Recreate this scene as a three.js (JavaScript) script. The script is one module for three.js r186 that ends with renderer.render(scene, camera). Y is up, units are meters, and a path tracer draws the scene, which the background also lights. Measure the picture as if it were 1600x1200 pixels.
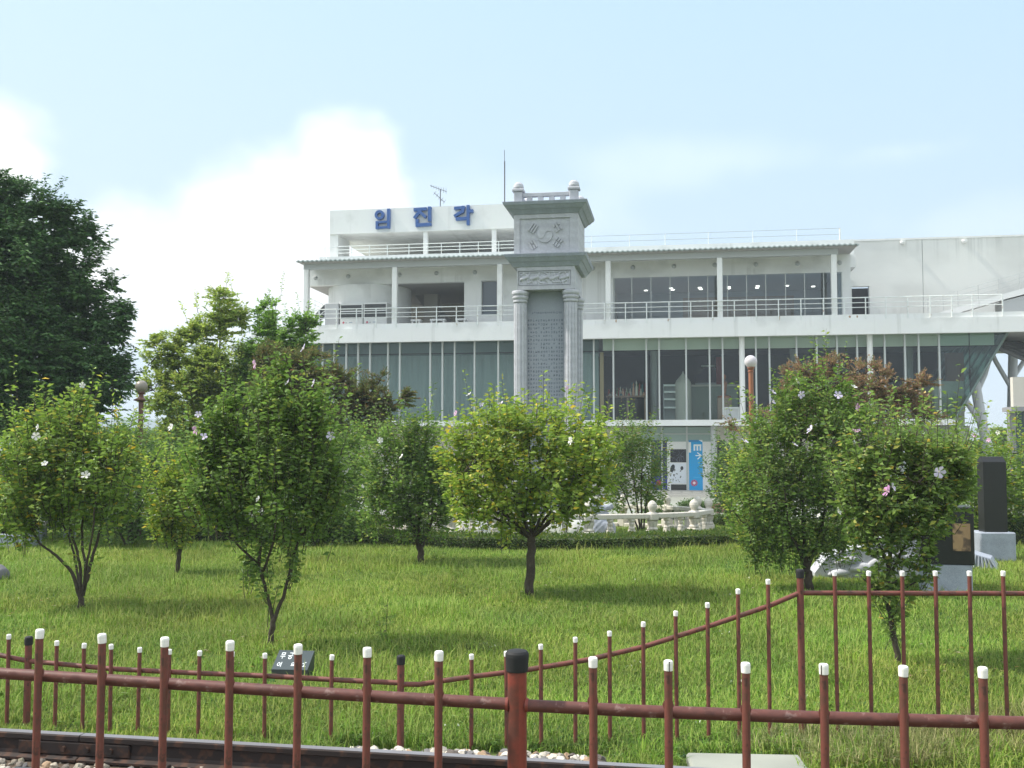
import * as THREE from 'three';

// ---------------------------------------------------------------- camera, sky, sun, exposure
const F = 1570, HORIZON = 690, EYE = 2.0;
const PITCH = Math.atan((HORIZON - 600) / F);
const scene = new THREE.Scene();
const camera = new THREE.PerspectiveCamera(2 * Math.atan(600 / F) * 180 / Math.PI, 4 / 3, 0.1, 6000);
camera.position.set(0, EYE, 0);
camera.rotation.set(PITCH, 0, 0);
scene.add(camera);
const renderer = new THREE.WebGLRenderer({ antialias: true });
renderer.setSize(1024, 768);
renderer.toneMapping = THREE.LinearToneMapping;
renderer.toneMappingExposure = 1.58;
renderer.shadowMap.enabled = true;

const SUN_EL = 50 * Math.PI / 180, SUN_AZ = -5 * Math.PI / 180;        // from the left, grazing the fronts that face the camera
const SUN = new THREE.Vector3(-Math.cos(SUN_AZ) * Math.cos(SUN_EL), Math.sin(SUN_EL), Math.sin(SUN_AZ) * Math.cos(SUN_EL));
const sun = new THREE.DirectionalLight(new THREE.Color(1, 0.94, 0.84), 3.6);
sun.position.copy(SUN).multiplyScalar(120).add(new THREE.Vector3(0, 0, -35));
sun.target.position.set(0, 0, -35);
sun.castShadow = true; sun.shadow.radius = 5;
sun.shadow.mapSize.set(4096, 4096);
Object.assign(sun.shadow.camera, { left: -60, right: 60, top: 60, bottom: -60, near: 1, far: 300 });
scene.add(sun, sun.target);

// ---------------------------------------------------------------- numbers
function rng(seed) { let a = seed >>> 0; return () => { a = (a + 0x6D2B79F5) | 0; let t = Math.imul(a ^ (a >>> 15), 1 | a); t = (t + Math.imul(t ^ (t >>> 7), 61 | t)) ^ t; return ((t ^ (t >>> 14)) >>> 0) / 4294967296; }; }
const V = (x, y, z) => new THREE.Vector3(x, y, z);
const lerp = (a, b, t) => a + (b - a) * t, clamp = (x, a, b) => Math.min(b, Math.max(a, x));
const sstep = (a, b, x) => { const t = clamp((x - a) / (b - a), 0, 1); return t * t * (3 - 2 * t); };
function hash3(x, y, z) { let h = Math.imul(x, 374761393) + Math.imul(y, 668265263) + Math.imul(z, 1274126177) | 0; h = Math.imul(h ^ (h >>> 13), 1274126177); return ((h ^ (h >>> 16)) >>> 0) / 4294967296; }
function noise3(x, y, z) {
  const xi = Math.floor(x), yi = Math.floor(y), zi = Math.floor(z), s = (t) => t * t * (3 - 2 * t), u = s(x - xi), v = s(y - yi), w = s(z - zi);
  const L = (k) => lerp(lerp(hash3(xi, yi, k), hash3(xi + 1, yi, k), u), lerp(hash3(xi, yi + 1, k), hash3(xi + 1, yi + 1, k), u), v);
  return lerp(L(zi), L(zi + 1), w);
}
const fbm = (x, y, z, o = 4) => { let s = 0, a = 0.5, n = 0; for (let i = 0; i < o; i++) { s += a * noise3(x, y, z); n += a; a /= 2; x = x * 2.03 + 7.1; y = y * 2.03 + 3.7; z = z * 2.03 + 1.3; } return s / n; };
// tiling noise for textures: u, v in 0..1, n cells a side
function tnoise(u, v, n, seed) {
  const x = u * n, y = v * n, xi = Math.floor(x), yi = Math.floor(y), s = (t) => t * t * (3 - 2 * t), fx = s(x - xi), fy = s(y - yi), m = (k) => ((k % n) + n) % n;
  return lerp(lerp(hash3(m(xi), m(yi), seed), hash3(m(xi + 1), m(yi), seed), fx), lerp(hash3(m(xi), m(yi + 1), seed), hash3(m(xi + 1), m(yi + 1), seed), fx), fy);
}
const tfbm = (u, v, n, seed, o = 4) => { let s = 0, a = 0.5, t = 0; for (let i = 0; i < o; i++) { s += a * tnoise(u, v, n << i, seed + i); t += a; a /= 2; } return s / t; };

// a pixel of the 1600 x 1200 photograph as a ray from the eye; points on it at a distance ahead, on the ground, on an upright plane
const cp = Math.cos(PITCH), sp = Math.sin(PITCH);
function ray(px, py) { const x = (px - 800) / F, y = (600 - py) / F; return V(x, y * cp + sp, y * sp - cp); }
function P(px, py, depth) { const d = ray(px, py); return d.multiplyScalar(depth / -d.z).add(V(0, EYE, 0)); }
function G(px, py, y = 0) { const d = ray(px, py); return d.multiplyScalar((y - EYE) / d.y).add(V(0, EYE, 0)); }
function onPlane(o, yaw) {                  // upright plane through o; yaw turns its right end towards the viewer
  const U = V(Math.cos(yaw), 0, Math.sin(yaw)), N = V(-Math.sin(yaw), 0, Math.cos(yaw)), E = V(0, EYE, 0).sub(o);
  return (px, py, z = 0) => { const d = ray(px, py), t = (z - E.dot(N)) / d.dot(N); const p = d.multiplyScalar(t).add(E); return { x: p.dot(U), y: p.y + o.y }; };
}

// ---------------------------------------------------------------- sky
function skyTexture() {
  const W = 2048, H = 1024, data = new Float32Array(W * H * 4);
  // cumulus heads in the view, [azimuth, elevation, radius a, radius e] in radians
  const lobe = (px, py, rx, ry) => { const d = ray(px, py).normalize(); return [Math.atan2(d.x, -d.z), Math.asin(d.y), rx / F, ry / F]; };
  const heads = [lobe(530, 275, 72, 72), lobe(585, 262, 32, 46), lobe(470, 325, 84, 80), lobe(400, 370, 110, 90), lobe(300, 430, 130, 80), lobe(560, 335, 64, 70), lobe(0, 270, 56, 50), lobe(-120, 250, 120, 90), lobe(130, 430, 160, 90), lobe(480, 420, 180, 90)];
  const wisps = [lobe(1120, 250, 260, 42), lobe(1560, 350, 150, 50), lobe(1420, 235, 160, 26), lobe(760, 330, 200, 60)];
  for (let j = 0; j < H; j++) for (let i = 0; i < W; i++) {
    const phi = ((i + 0.5) / W - 0.5) * 2 * Math.PI, el = ((j + 0.5) / H - 0.5) * Math.PI;
    const ce = Math.cos(el), dx = Math.cos(phi) * ce, dz = Math.sin(phi) * ce, dy = Math.sin(el), az = Math.atan2(dx, -dz);
    const e = Math.max(el, 0), t = Math.pow(clamp(e / 1.2, 0, 1), 0.62);
    let r = lerp(0.53, 0.19, t), g = lerp(0.6, 0.42, t), b = lerp(0.66, 0.655, t);
    // paler towards the sun (far left)
    const c = dx * SUN.x + dy * SUN.y + dz * SUN.z, gl = 0.3 * Math.pow(clamp((c + 0.5) / 1.5, 0, 1), 2.2) + 1.3 * Math.pow(Math.max(c, 0), 24);
    r += gl * 0.6; g += gl * 0.5; b += gl * 0.36;
    let m = 0, near = 0;
    if (el > -0.05) {
      const n = fbm(dx * 9, dy * 14, dz * 9, 5), n2 = fbm(dx * 28 + 9, dy * 40, dz * 28, 5);
      for (const h of heads) { const q = Math.hypot((az - h[0]) / h[2], (el - h[1]) / h[3]); m = Math.max(m, sstep(1.62, 0.15, q + (n - 0.5) * 1.0 + (n2 - 0.5) * 0.7)); }
      near = m; let w = 0;
      for (const h of wisps) { const q = Math.hypot((az - h[0]) / h[2], (el - h[1]) / h[3]); w = Math.max(w, sstep(1.3, 0, q + (n - 0.5) * 1.7 + (n2 - 0.5) * 1.0)); }
      m = Math.max(m, 0.12 * w * (0.6 + 0.8 * n2));
      // the same broken cloud all round
      const big = fbm(dx * 3.1 + 5, dy * 5 + 2, dz * 3.1, 5), veil = sstep(0.43, 0.6, big + 0.08 * (n - 0.5)), out = sstep(0.56, 0.8, Math.abs(az)) + sstep(0.46, 0.62, el);
      m = Math.max(m, veil * 0.95 * Math.min(out, 1));
    }
    const sh = (0.97 - 0.1 * sstep(0.45, 0.75, fbm(dx * 14 + 3, dy * 22 + 4, dz * 14, 4))) * 0.93 + 0.16 * (1 - Math.abs(az) / Math.PI), cl = lerp(1, 0.7, near) * (0.95 + 0.5 * Math.pow(clamp((c + 0.4) / 1.4, 0, 1), 2)) * sh;
    r = lerp(r, cl * 0.985, m); g = lerp(g, cl, m); b = lerp(b, cl * 1.01, m);
    if (el < 0) { const k = sstep(0, -0.12, el); r = lerp(r, 0.2, k); g = lerp(g, 0.22, k); b = lerp(b, 0.2, k); }
    const o = (j * W + i) * 4; data[o] = r; data[o + 1] = g; data[o + 2] = b; data[o + 3] = 1;
  }
  const t = new THREE.DataTexture(data, W, H, THREE.RGBAFormat, THREE.FloatType);
  t.mapping = THREE.EquirectangularReflectionMapping; t.magFilter = t.minFilter = THREE.LinearFilter; t.wrapS = THREE.RepeatWrapping; t.needsUpdate = true;
  return t;
}
const skyMap = skyTexture();
scene.background = skyMap;
scene.environment = skyMap;

// ---------------------------------------------------------------- naming
const used = new Map();
function numbered(n) { const k = used.get(n) ?? 0; used.set(n, k + 1); return k ? `${n}_${String(k).padStart(3, '0')}` : n; }
function tag(o, label, category, group, kind) { o.userData.label = label; o.userData.category = category; if (group) o.userData.group = group; if (kind) o.userData.kind = kind; return o; }
function thing(name, label, category, pos = [0, 0, 0], turn = 0, group) {
  const o = new THREE.Group(); o.name = numbered(name); scene.add(o); o.position.set(...pos); o.rotation.y = turn;
  return tag(o, label, category, group);
}
function mesh(name, geo, mat, parent) { const m = new THREE.Mesh(geo, mat); m.name = parent ? name : numbered(name); m.castShadow = m.receiveShadow = true; (parent ?? scene).add(m); return m; }
function structure(m) { m.userData.kind = 'structure'; return m; }

// ---------------------------------------------------------------- mesh building
class MB {
  constructor(col = false) { this.p = []; this.n = []; this.u = []; this.c = col ? [] : null; this.k = [1, 1, 1]; }
  v(p, n, u = 0, w = 0) { this.p.push(p.x, p.y, p.z); this.n.push(n.x, n.y, n.z); this.u.push(u, w); if (this.c) this.c.push(...this.k); }
  tri(a, b, c) { const n = b.clone().sub(a).cross(c.clone().sub(a)).normalize(); const f = (q) => this.uvn(q, n); for (const q of [a, b, c]) this.v(q, n, ...f(q)); return this; }
  quad(a, b, c, d) { this.tri(a, b, c); return this.tri(a, c, d); }
  uvn(q, n) { const x = Math.abs(n.x), y = Math.abs(n.y), z = Math.abs(n.z); return y > x && y > z ? [q.x, q.z] : x > z ? [q.z, q.y] : [q.x, q.y]; }
  box(x0, x1, y0, y1, z0, z1) {
    if (x0 > x1) [x0, x1] = [x1, x0]; if (y0 > y1) [y0, y1] = [y1, y0]; if (z0 > z1) [z0, z1] = [z1, z0];
    const q = (x, y, z) => V(x, y, z);
    this.quad(q(x0, y0, z1), q(x1, y0, z1), q(x1, y1, z1), q(x0, y1, z1)); this.quad(q(x1, y0, z0), q(x0, y0, z0), q(x0, y1, z0), q(x1, y1, z0));
    this.quad(q(x1, y0, z1), q(x1, y0, z0), q(x1, y1, z0), q(x1, y1, z1)); this.quad(q(x0, y0, z0), q(x0, y0, z1), q(x0, y1, z1), q(x0, y1, z0));
    this.quad(q(x0, y1, z1), q(x1, y1, z1), q(x1, y1, z0), q(x0, y1, z0)); return this.quad(q(x0, y0, z0), q(x1, y0, z0), q(x1, y0, z1), q(x0, y0, z1));
  }
  // rounded-edge block: the chamfer catches light
  block(x0, x1, y0, y1, z0, z1, c = 0.012) {
    const X = [x0, x0 + c, x1 - c, x1], Y = [y0, y0 + c, y1 - c, y1], Z = [z0, z0 + c, z1 - c, z1], q = (i, j, k) => V(X[i], Y[j], Z[k]);
    const F4 = (a, b, d, e) => this.quad(a, b, d, e);
    F4(q(1, 1, 3), q(2, 1, 3), q(2, 2, 3), q(1, 2, 3)); F4(q(2, 1, 0), q(1, 1, 0), q(1, 2, 0), q(2, 2, 0));
    F4(q(3, 1, 2), q(3, 1, 1), q(3, 2, 1), q(3, 2, 2)); F4(q(0, 1, 1), q(0, 1, 2), q(0, 2, 2), q(0, 2, 1));
    F4(q(1, 3, 2), q(2, 3, 2), q(2, 3, 1), q(1, 3, 1)); F4(q(1, 0, 1), q(2, 0, 1), q(2, 0, 2), q(1, 0, 2));
    F4(q(2, 1, 3), q(3, 1, 2), q(3, 2, 2), q(2, 2, 3)); F4(q(0, 1, 2), q(1, 1, 3), q(1, 2, 3), q(0, 2, 2)); F4(q(3, 1, 1), q(2, 1, 0), q(2, 2, 0), q(3, 2, 1)); F4(q(1, 1, 0), q(0, 1, 1), q(0, 2, 1), q(1, 2, 0));
    F4(q(1, 2, 3), q(2, 2, 3), q(2, 3, 2), q(1, 3, 2)); F4(q(2, 2, 0), q(1, 2, 0), q(1, 3, 1), q(2, 3, 1)); F4(q(3, 2, 2), q(3, 2, 1), q(2, 3, 1), q(2, 3, 2)); F4(q(0, 2, 1), q(0, 2, 2), q(1, 3, 2), q(1, 3, 1));
    F4(q(1, 0, 2), q(2, 0, 2), q(2, 1, 3), q(1, 1, 3)); F4(q(2, 0, 1), q(1, 0, 1), q(1, 1, 0), q(2, 1, 0)); F4(q(2, 0, 2), q(2, 0, 1), q(3, 1, 1), q(3, 1, 2)); F4(q(1, 0, 1), q(1, 0, 2), q(0, 1, 2), q(0, 1, 1));
    for (const [i, a] of [[0, 1], [3, 2]]) for (const [j, b] of [[0, 1], [3, 2]]) for (const [k, d] of [[0, 1], [3, 2]]) { const s = (i ? 1 : -1) * (j ? 1 : -1) * (k ? 1 : -1), A = q(i, b, d), B = q(a, j, d), C = q(a, b, k); s > 0 ? this.tri(A, B, C) : this.tri(A, C, B); }
    return this;
  }
  tube(pts, rad, sides = 8, capped = true) {            // rad: number or one for each point
    const R = (i) => typeof rad === 'number' ? rad : rad[i];
    let ref = V(0.31, 0.2, 0.93); const rings = [];
    let len = 0;
    for (let i = 0; i < pts.length; i++) {
      const t = pts[Math.min(i + 1, pts.length - 1)].clone().sub(pts[Math.max(i - 1, 0)]).normalize();
      if (Math.abs(t.dot(ref)) > 0.97) ref = V(0.9, 0.1, -0.3);
      const a = ref.clone().addScaledVector(t, -ref.dot(t)).normalize(), b = t.clone().cross(a); ref = a;
      if (i) len += pts[i].distanceTo(pts[i - 1]);
      const ring = [];
      for (let k = 0; k <= sides; k++) { const th = k / sides * 2 * Math.PI, n = a.clone().multiplyScalar(Math.cos(th)).addScaledVector(b, Math.sin(th)); ring.push([pts[i].clone().addScaledVector(n, R(i)), n, k / sides * 6.283 * Math.max(R(0), 0.01), len]); }
      rings.push(ring);
    }
    for (let i = 0; i + 1 < rings.length; i++) for (let k = 0; k < sides; k++) {
      const a = rings[i][k], b = rings[i][k + 1], c = rings[i + 1][k + 1], d = rings[i + 1][k];
      for (const q of [a, b, c, a, c, d]) this.v(...q);
    }
    if (capped) for (const [i, s] of [[0, -1], [rings.length - 1, 1]]) { const t = pts[i].clone().sub(pts[i ? i - 1 : 1]).normalize().multiplyScalar(1); for (let k = 0; k < sides; k++) { const a = rings[i][k], b = rings[i][k + 1]; for (const q of s > 0 ? [pts[i], a[0], b[0]] : [pts[i], b[0], a[0]]) this.v(q, t, q.x, q.z); } }
    return this;
  }
  lathe(prof, sides = 16, at = V(0, 0, 0), turn = 0, flat = false) {      // prof: [radius, y] from below
    for (let i = 0; i + 1 < prof.length; i++) {
      const [r0, y0] = prof[i], [r1, y1] = prof[i + 1], sl = Math.hypot(r1 - r0, y1 - y0) || 1, ny = (r0 - r1) / sl, nr = (y1 - y0) / sl;
      for (let k = 0; k < sides; k++) {
        const t0 = turn + k / sides * 2 * Math.PI, t1 = turn + (k + 1) / sides * 2 * Math.PI, tm = (t0 + t1) / 2;
        const q = (r, y, t) => V(at.x + r * Math.cos(t), at.y + y, at.z - r * Math.sin(t)), n = (t) => { const a = flat ? tm : t; return V(nr * Math.cos(a), ny, -nr * Math.sin(a)); };
        const A = [q(r0, y0, t0), n(t0), t0 * 0.3, y0], B = [q(r0, y0, t1), n(t1), t1 * 0.3, y0], C = [q(r1, y1, t1), n(t1), t1 * 0.3, y1], D = [q(r1, y1, t0), n(t0), t0 * 0.3, y1];
        if (r0 > 1e-6) for (const z of [A, B, C]) this.v(...z);
        if (r1 > 1e-6) for (const z of [A, C, D]) this.v(...z);
      }
    }
    return this;
  }
  prism(pts, z0, z1) {                                  // outline in x, y (counter-clockwise), pulled from z0 to z1
    const tris = THREE.ShapeUtils.triangulateShape(pts.map((p) => new THREE.Vector2(...p)), []);
    for (const [a, b, c] of tris) { this.tri(V(...pts[a], z1), V(...pts[b], z1), V(...pts[c], z1)); this.tri(V(...pts[c], z0), V(...pts[b], z0), V(...pts[a], z0)); }
    for (let i = 0; i < pts.length; i++) { const a = pts[i], b = pts[(i + 1) % pts.length]; this.quad(V(...a, z0), V(...b, z0), V(...b, z1), V(...a, z1)); }
    return this;
  }
  leaf(p, d, n, len, wid, col) {
    const s = d.clone().cross(n).normalize(), k = this.k; this.k = col;
    const b = p, t = p.clone().addScaledVector(d, len).addScaledVector(n, -0.14 * len), c = p.clone().addScaledVector(d, 0.5 * len).addScaledVector(n, -0.02 * len);
    const l = c.clone().addScaledVector(s, -wid / 2).addScaledVector(n, 0.16 * wid).addScaledVector(d, -0.08 * len), r = c.clone().addScaledVector(s, wid / 2).addScaledVector(n, 0.16 * wid).addScaledVector(d, -0.08 * len);
    const nl = n.clone().addScaledVector(s, 0.3).normalize(), nr = n.clone().addScaledVector(s, -0.3).normalize();
    for (const q of [b, t, l]) this.v(q, nl); for (const q of [b, r, t]) this.v(q, nr);
    this.k = k; return this;
  }
  add(geo, m) { const g = (geo.index ? geo.toNonIndexed() : geo.clone()); if (m) g.applyMatrix4(m); const p = g.attributes.position, n = g.attributes.normal; for (let i = 0; i < p.count; i++) { const N = V(n.getX(i), n.getY(i), n.getZ(i)), q = V(p.getX(i), p.getY(i), p.getZ(i)); this.v(q, N, ...this.uvn(q, N)); } return this; }
  geo() {
    const g = new THREE.BufferGeometry(), f = (a, n) => new THREE.BufferAttribute(new Float32Array(a), n);
    g.setAttribute('position', f(this.p, 3)); g.setAttribute('normal', f(this.n, 3)); g.setAttribute('uv', f(this.u, 2));
    if (this.c) g.setAttribute('color', f(this.c, 3));
    return g;
  }
  build(name, mat, parent) { return mesh(name, this.geo(), mat, parent); }
}
// surface of a distance field (surface nets), for carved stone and boulders
function fieldMesh(fn, lo, hi, cell) {
  const n = lo.map((a, i) => Math.ceil((hi[i] - a) / cell) + 1), id = (i, j, k) => (k * n[1] + j) * n[0] + i, S = new Float32Array(n[0] * n[1] * n[2]);
  for (let k = 0; k < n[2]; k++) for (let j = 0; j < n[1]; j++) for (let i = 0; i < n[0]; i++) S[id(i, j, k)] = fn(lo[0] + i * cell, lo[1] + j * cell, lo[2] + k * cell);
  const vid = new Int32Array(S.length).fill(-1), vs = [];
  for (let k = 0; k + 1 < n[2]; k++) for (let j = 0; j + 1 < n[1]; j++) for (let i = 0; i + 1 < n[0]; i++) {
    let x = 0, y = 0, z = 0, c = 0; const s = (a, b, d) => S[id(i + a, j + b, k + d)];
    const E = (a, b) => { const p = s(...a), q = s(...b); if ((p < 0) !== (q < 0)) { const t = p / (p - q); x += lerp(a[0], b[0], t); y += lerp(a[1], b[1], t); z += lerp(a[2], b[2], t); c++; } };
    for (const [a, b] of NET) E(a, b);
    if (c) { vid[id(i, j, k)] = vs.length / 3; vs.push(lo[0] + (i + x / c) * cell, lo[1] + (j + y / c) * cell, lo[2] + (k + z / c) * cell); }
  }
  const ix = [], q = (a, b, c, d, f) => { if (a < 0 || b < 0 || c < 0 || d < 0) return; f ? ix.push(a, b, c, a, c, d) : ix.push(a, c, b, a, d, c); };
  for (let k = 1; k + 1 < n[2]; k++) for (let j = 1; j + 1 < n[1]; j++) for (let i = 1; i + 1 < n[0]; i++) {
    const s0 = S[id(i, j, k)] < 0, w = (a, b, c) => vid[id(i - a, j - b, k - c)];
    if (s0 !== S[id(i + 1, j, k)] < 0) q(w(0, 1, 1), w(0, 0, 1), w(0, 0, 0), w(0, 1, 0), s0);
    if (s0 !== S[id(i, j + 1, k)] < 0) q(w(1, 0, 1), w(1, 0, 0), w(0, 0, 0), w(0, 0, 1), s0);
    if (s0 !== S[id(i, j, k + 1)] < 0) q(w(1, 1, 0), w(0, 1, 0), w(0, 0, 0), w(1, 0, 0), s0);
  }
  const g = new THREE.BufferGeometry(); g.setAttribute('position', new THREE.Float32BufferAttribute(vs, 3)); g.setIndex(ix); g.computeVertexNormals();
  const uv = []; for (let i = 0; i < vs.length; i += 3) uv.push(vs[i] + 0.4 * vs[i + 2], vs[i + 1] + 0.3 * vs[i + 2]); g.setAttribute('uv', new THREE.Float32BufferAttribute(uv, 2));
  return g;
}
const NET = []; for (const a of [0, 1]) for (const b of [0, 1]) NET.push([[0, a, b], [1, a, b]], [[a, 0, b], [a, 1, b]], [[a, b, 0], [a, b, 1]]);
const smin = (a, b, k) => { const h = Math.max(k - Math.abs(a - b), 0) / k; return Math.min(a, b) - h * h * k / 4; };
const capsule = (x, y, z, a, b, ra, rb) => { const ab = [b[0] - a[0], b[1] - a[1], b[2] - a[2]], ap = [x - a[0], y - a[1], z - a[2]], t = clamp((ap[0] * ab[0] + ap[1] * ab[1] + ap[2] * ab[2]) / (ab[0] ** 2 + ab[1] ** 2 + ab[2] ** 2), 0, 1); return Math.hypot(ap[0] - t * ab[0], ap[1] - t * ab[1], ap[2] - t * ab[2]) - lerp(ra, rb, t); };
const ellip = (x, y, z, c, r) => { const q = Math.hypot((x - c[0]) / r[0], (y - c[1]) / r[1], (z - c[2]) / r[2]); return (q - 1) * Math.min(...r); };

// ---------------------------------------------------------------- materials
function tex(n, metres, fn, srgb = true) {              // fn(u, v) -> [r, g, b] in 0..1 of the encoded picture
  const d = new Uint8Array(n * n * 4);
  for (let j = 0; j < n; j++) for (let i = 0; i < n; i++) { const c = fn(i / n, j / n), o = (j * n + i) * 4; d[o] = clamp(c[0], 0, 1) * 255; d[o + 1] = clamp(c[1], 0, 1) * 255; d[o + 2] = clamp(c[2], 0, 1) * 255; d[o + 3] = 255; }
  const t = new THREE.DataTexture(d, n, n); t.wrapS = t.wrapT = THREE.RepeatWrapping; t.magFilter = THREE.LinearFilter; t.minFilter = THREE.LinearMipmapLinearFilter; t.generateMipmaps = true;
  if (srgb) t.colorSpace = THREE.SRGBColorSpace; t.repeat.set(1 / metres, 1 / metres); t.needsUpdate = true; return t;
}
const mix3 = (a, b, t) => [lerp(a[0], b[0], t), lerp(a[1], b[1], t), lerp(a[2], b[2], t)];
const std = (o) => new THREE.MeshStandardMaterial({ roughness: 0.8, ...o });
const lin = (r, g, b) => new THREE.Color().setRGB(r, g, b);
const M = {};
const grain = tex(256, 0.9, (u, v) => { const a = tfbm(u, v, 8, 3, 5); return [a, a, a]; }, false);
{
  const rust = (u, v) => {
    const a = tfbm(u, v, 5, 11, 5), b = tfbm(u, v, 24, 17, 3), s = sstep(0.56, 0.66, a * 0.7 + b * 0.3), f = sstep(0.66, 0.74, tfbm(u, v, 12, 29, 4));
    return mix3(mix3([0.43, 0.235, 0.195], [0.36, 0.22, 0.175], s), [0.27, 0.165, 0.135], f * 0.8).map((x) => x * (0.92 + 0.16 * b));
  };
  M.rust = std({ map: tex(512, 0.5, rust), bumpMap: grain, bumpScale: 0.001, roughness: 0.62 });
  M.rustPost = std({ map: tex(512, 0.5, (u, v) => { const a = tfbm(u, v, 6, 41, 5), b = tfbm(u, v, 40, 47, 2); return mix3([0.49, 0.215, 0.165], [0.35, 0.19, 0.15], sstep(0.45, 0.65, a)).map((x) => x * (0.92 + 0.16 * b)); }), bumpMap: grain, bumpScale: 0.0008, roughness: 0.55 });
  M.rustRail = std({ map: tex(512, 0.55, (u, v) => { const a = tfbm(u, v, 7, 51, 5), b = tfbm(u, v, 30, 57, 3), p = sstep(0.6, 0.72, tfbm(u, v, 14, 61, 5)); return mix3(mix3([0.32, 0.18, 0.155], [0.39, 0.205, 0.17], a), [0.5, 0.41, 0.39], p * 0.75 * sstep(0.4, 0.6, b)).map((x) => x * (0.88 + 0.24 * b)); }), bumpMap: grain, bumpScale: 0.0015, roughness: 0.6 });
}
M.capWhite = std({ map: tex(128, 0.12, (u, v) => { const s = sstep(0.62, 0.75, tfbm(u, v, 6, 71, 4)); return mix3([0.93, 0.92, 0.9], [0.7, 0.67, 0.62], s * 0.6); }), roughness: 0.5 });
M.capBlack = std({ color: lin(0.012, 0.012, 0.013), roughness: 0.75, bumpMap: grain, bumpScale: 0.001 });
M.steelDark = std({ map: tex(256, 0.4, (u, v) => { const a = tfbm(u, v, 8, 81, 5); return mix3([0.17, 0.13, 0.12], [0.3, 0.2, 0.15], sstep(0.45, 0.7, a)); }), roughness: 0.7, metalness: 0.2 });
M.railHead = std({ color: lin(0.3, 0.29, 0.31), metalness: 0.5, roughness: 0.4 });
M.timber = std({ map: tex(512, 0.8, (u, v) => { const g = tnoise(u, v * 0.999, 96, 91) * 0.35 + tfbm(u, v, 6, 93, 4) * 0.65, c = sstep(0.72, 0.78, tnoise(u, v, 48, 97)); return mix3([0.42, 0.35, 0.28], [0.25, 0.2, 0.16], g).map((x) => x * (1 - 0.4 * c)); }), roughness: 0.9, bumpMap: grain, bumpScale: 0.006 });
const granite = (base, dark, light, metres = 0.35, n = 512) => tex(n, metres, (u, v) => { const a = tnoise(u, v, 128, 101), b = tnoise(u, v, 96, 103), f = tfbm(u, v, 4, 107, 4); let c = mix3(base, dark, sstep(0.68, 0.85, a) * 0.7); c = mix3(c, light, sstep(0.72, 0.9, b) * 0.6); return c.map((x) => x * (0.9 + 0.2 * f)); });
M.granite = std({ map: granite([0.72, 0.725, 0.75], [0.49, 0.5, 0.53], [0.83, 0.835, 0.85]), roughness: 0.78, bumpMap: grain, bumpScale: 0.002 });
M.graniteBlue = std({ map: granite([0.6, 0.625, 0.67], [0.43, 0.455, 0.5], [0.72, 0.74, 0.775]), roughness: 0.75, bumpMap: grain, bumpScale: 0.002 });
M.graniteWhite = std({ map: granite([0.82, 0.82, 0.8], [0.66, 0.66, 0.65], [0.9, 0.9, 0.88]), roughness: 0.7, bumpMap: grain, bumpScale: 0.003 });
M.graniteWarm = std({ map: tex(512, 0.6, (u, v) => { const a = tnoise(u, v, 128, 111), f = tfbm(u, v, 5, 113, 5); return mix3(mix3([0.8, 0.78, 0.74], [0.6, 0.58, 0.55], sstep(0.6, 0.9, a) * 0.6), [0.5, 0.48, 0.44], sstep(0.55, 0.75, f) * 0.5); }), roughness: 0.8, bumpMap: grain, bumpScale: 0.003 });
M.graniteBlack = std({ map: granite([0.115, 0.115, 0.125], [0.07, 0.07, 0.08], [0.24, 0.24, 0.25], 0.2), roughness: 0.28 });
M.paint = std({ map: tex(512, 9, (u, v) => { const a = tfbm(u, v, 5, 121, 5), s = sstep(0.55, 0.8, tfbm(u * 1, v * 0.999, 8, 123, 5)); let c = 0; for (let i = 0; i < 3; i++) c += tnoise(u, 0.5, [31, 67, 128][i], 337 + i) / 3; const st = sstep(0.55, 0.8, c) * sstep(0.4, 0.65, tfbm(u, v, 7, 341, 4)); return mix3([0.9, 0.905, 0.9], [0.78, 0.785, 0.775], clamp(s * 0.45 + 0.25 * a + 0.5 * st, 0, 1)); }), roughness: 0.7 });
M.paintWall = std({ map: (() => { const t = tex(1024, 1, (u, v) => { const st = tnoise(u, v, 64, 131) * 0, k = tfbm(u, v, 4, 133, 5); let c = 0; for (let i = 0; i < 3; i++) c += tnoise(u, 0.5, [40, 90, 170][i], 137 + i) / 3; const streak = sstep(0.52, 0.72, c) * sstep(0.35, 0.6, tfbm(u, v, 5, 141, 4)); const top = sstep(0.25, 0.75, tfbm(u, v, 3, 145, 4)); return mix3([0.86, 0.865, 0.85], [0.72, 0.725, 0.71], clamp(streak * 0.4 * top + 0.4 * sstep(0.4, 0.75, k) + st, 0, 1)); }); t.repeat.set(1 / 14, 1 / 9); return t; })(), roughness: 0.85 });
M.paintBeige = std({ color: lin(0.55, 0.52, 0.46), roughness: 0.85, bumpMap: grain, bumpScale: 0.004 });
M.paintGrey = std({ color: lin(0.42, 0.44, 0.44), roughness: 0.7 });
M.concrete = std({ map: tex(256, 3, (u, v) => { const a = tfbm(u, v, 6, 151, 5); return mix3([0.62, 0.63, 0.59], [0.48, 0.49, 0.46], a); }), roughness: 0.9 });
M.dark = std({ color: lin(0.03, 0.03, 0.035), roughness: 0.9 });
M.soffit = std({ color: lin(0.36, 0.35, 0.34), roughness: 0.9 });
M.metalSheet = std({ color: lin(0.4, 0.46, 0.45), roughness: 0.55, metalness: 0.3 });
M.mullion = std({ color: lin(0.5, 0.53, 0.52), roughness: 0.45, metalness: 0.1 });
M.white = std({ color: lin(0.78, 0.79, 0.78), roughness: 0.5 });
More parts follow.
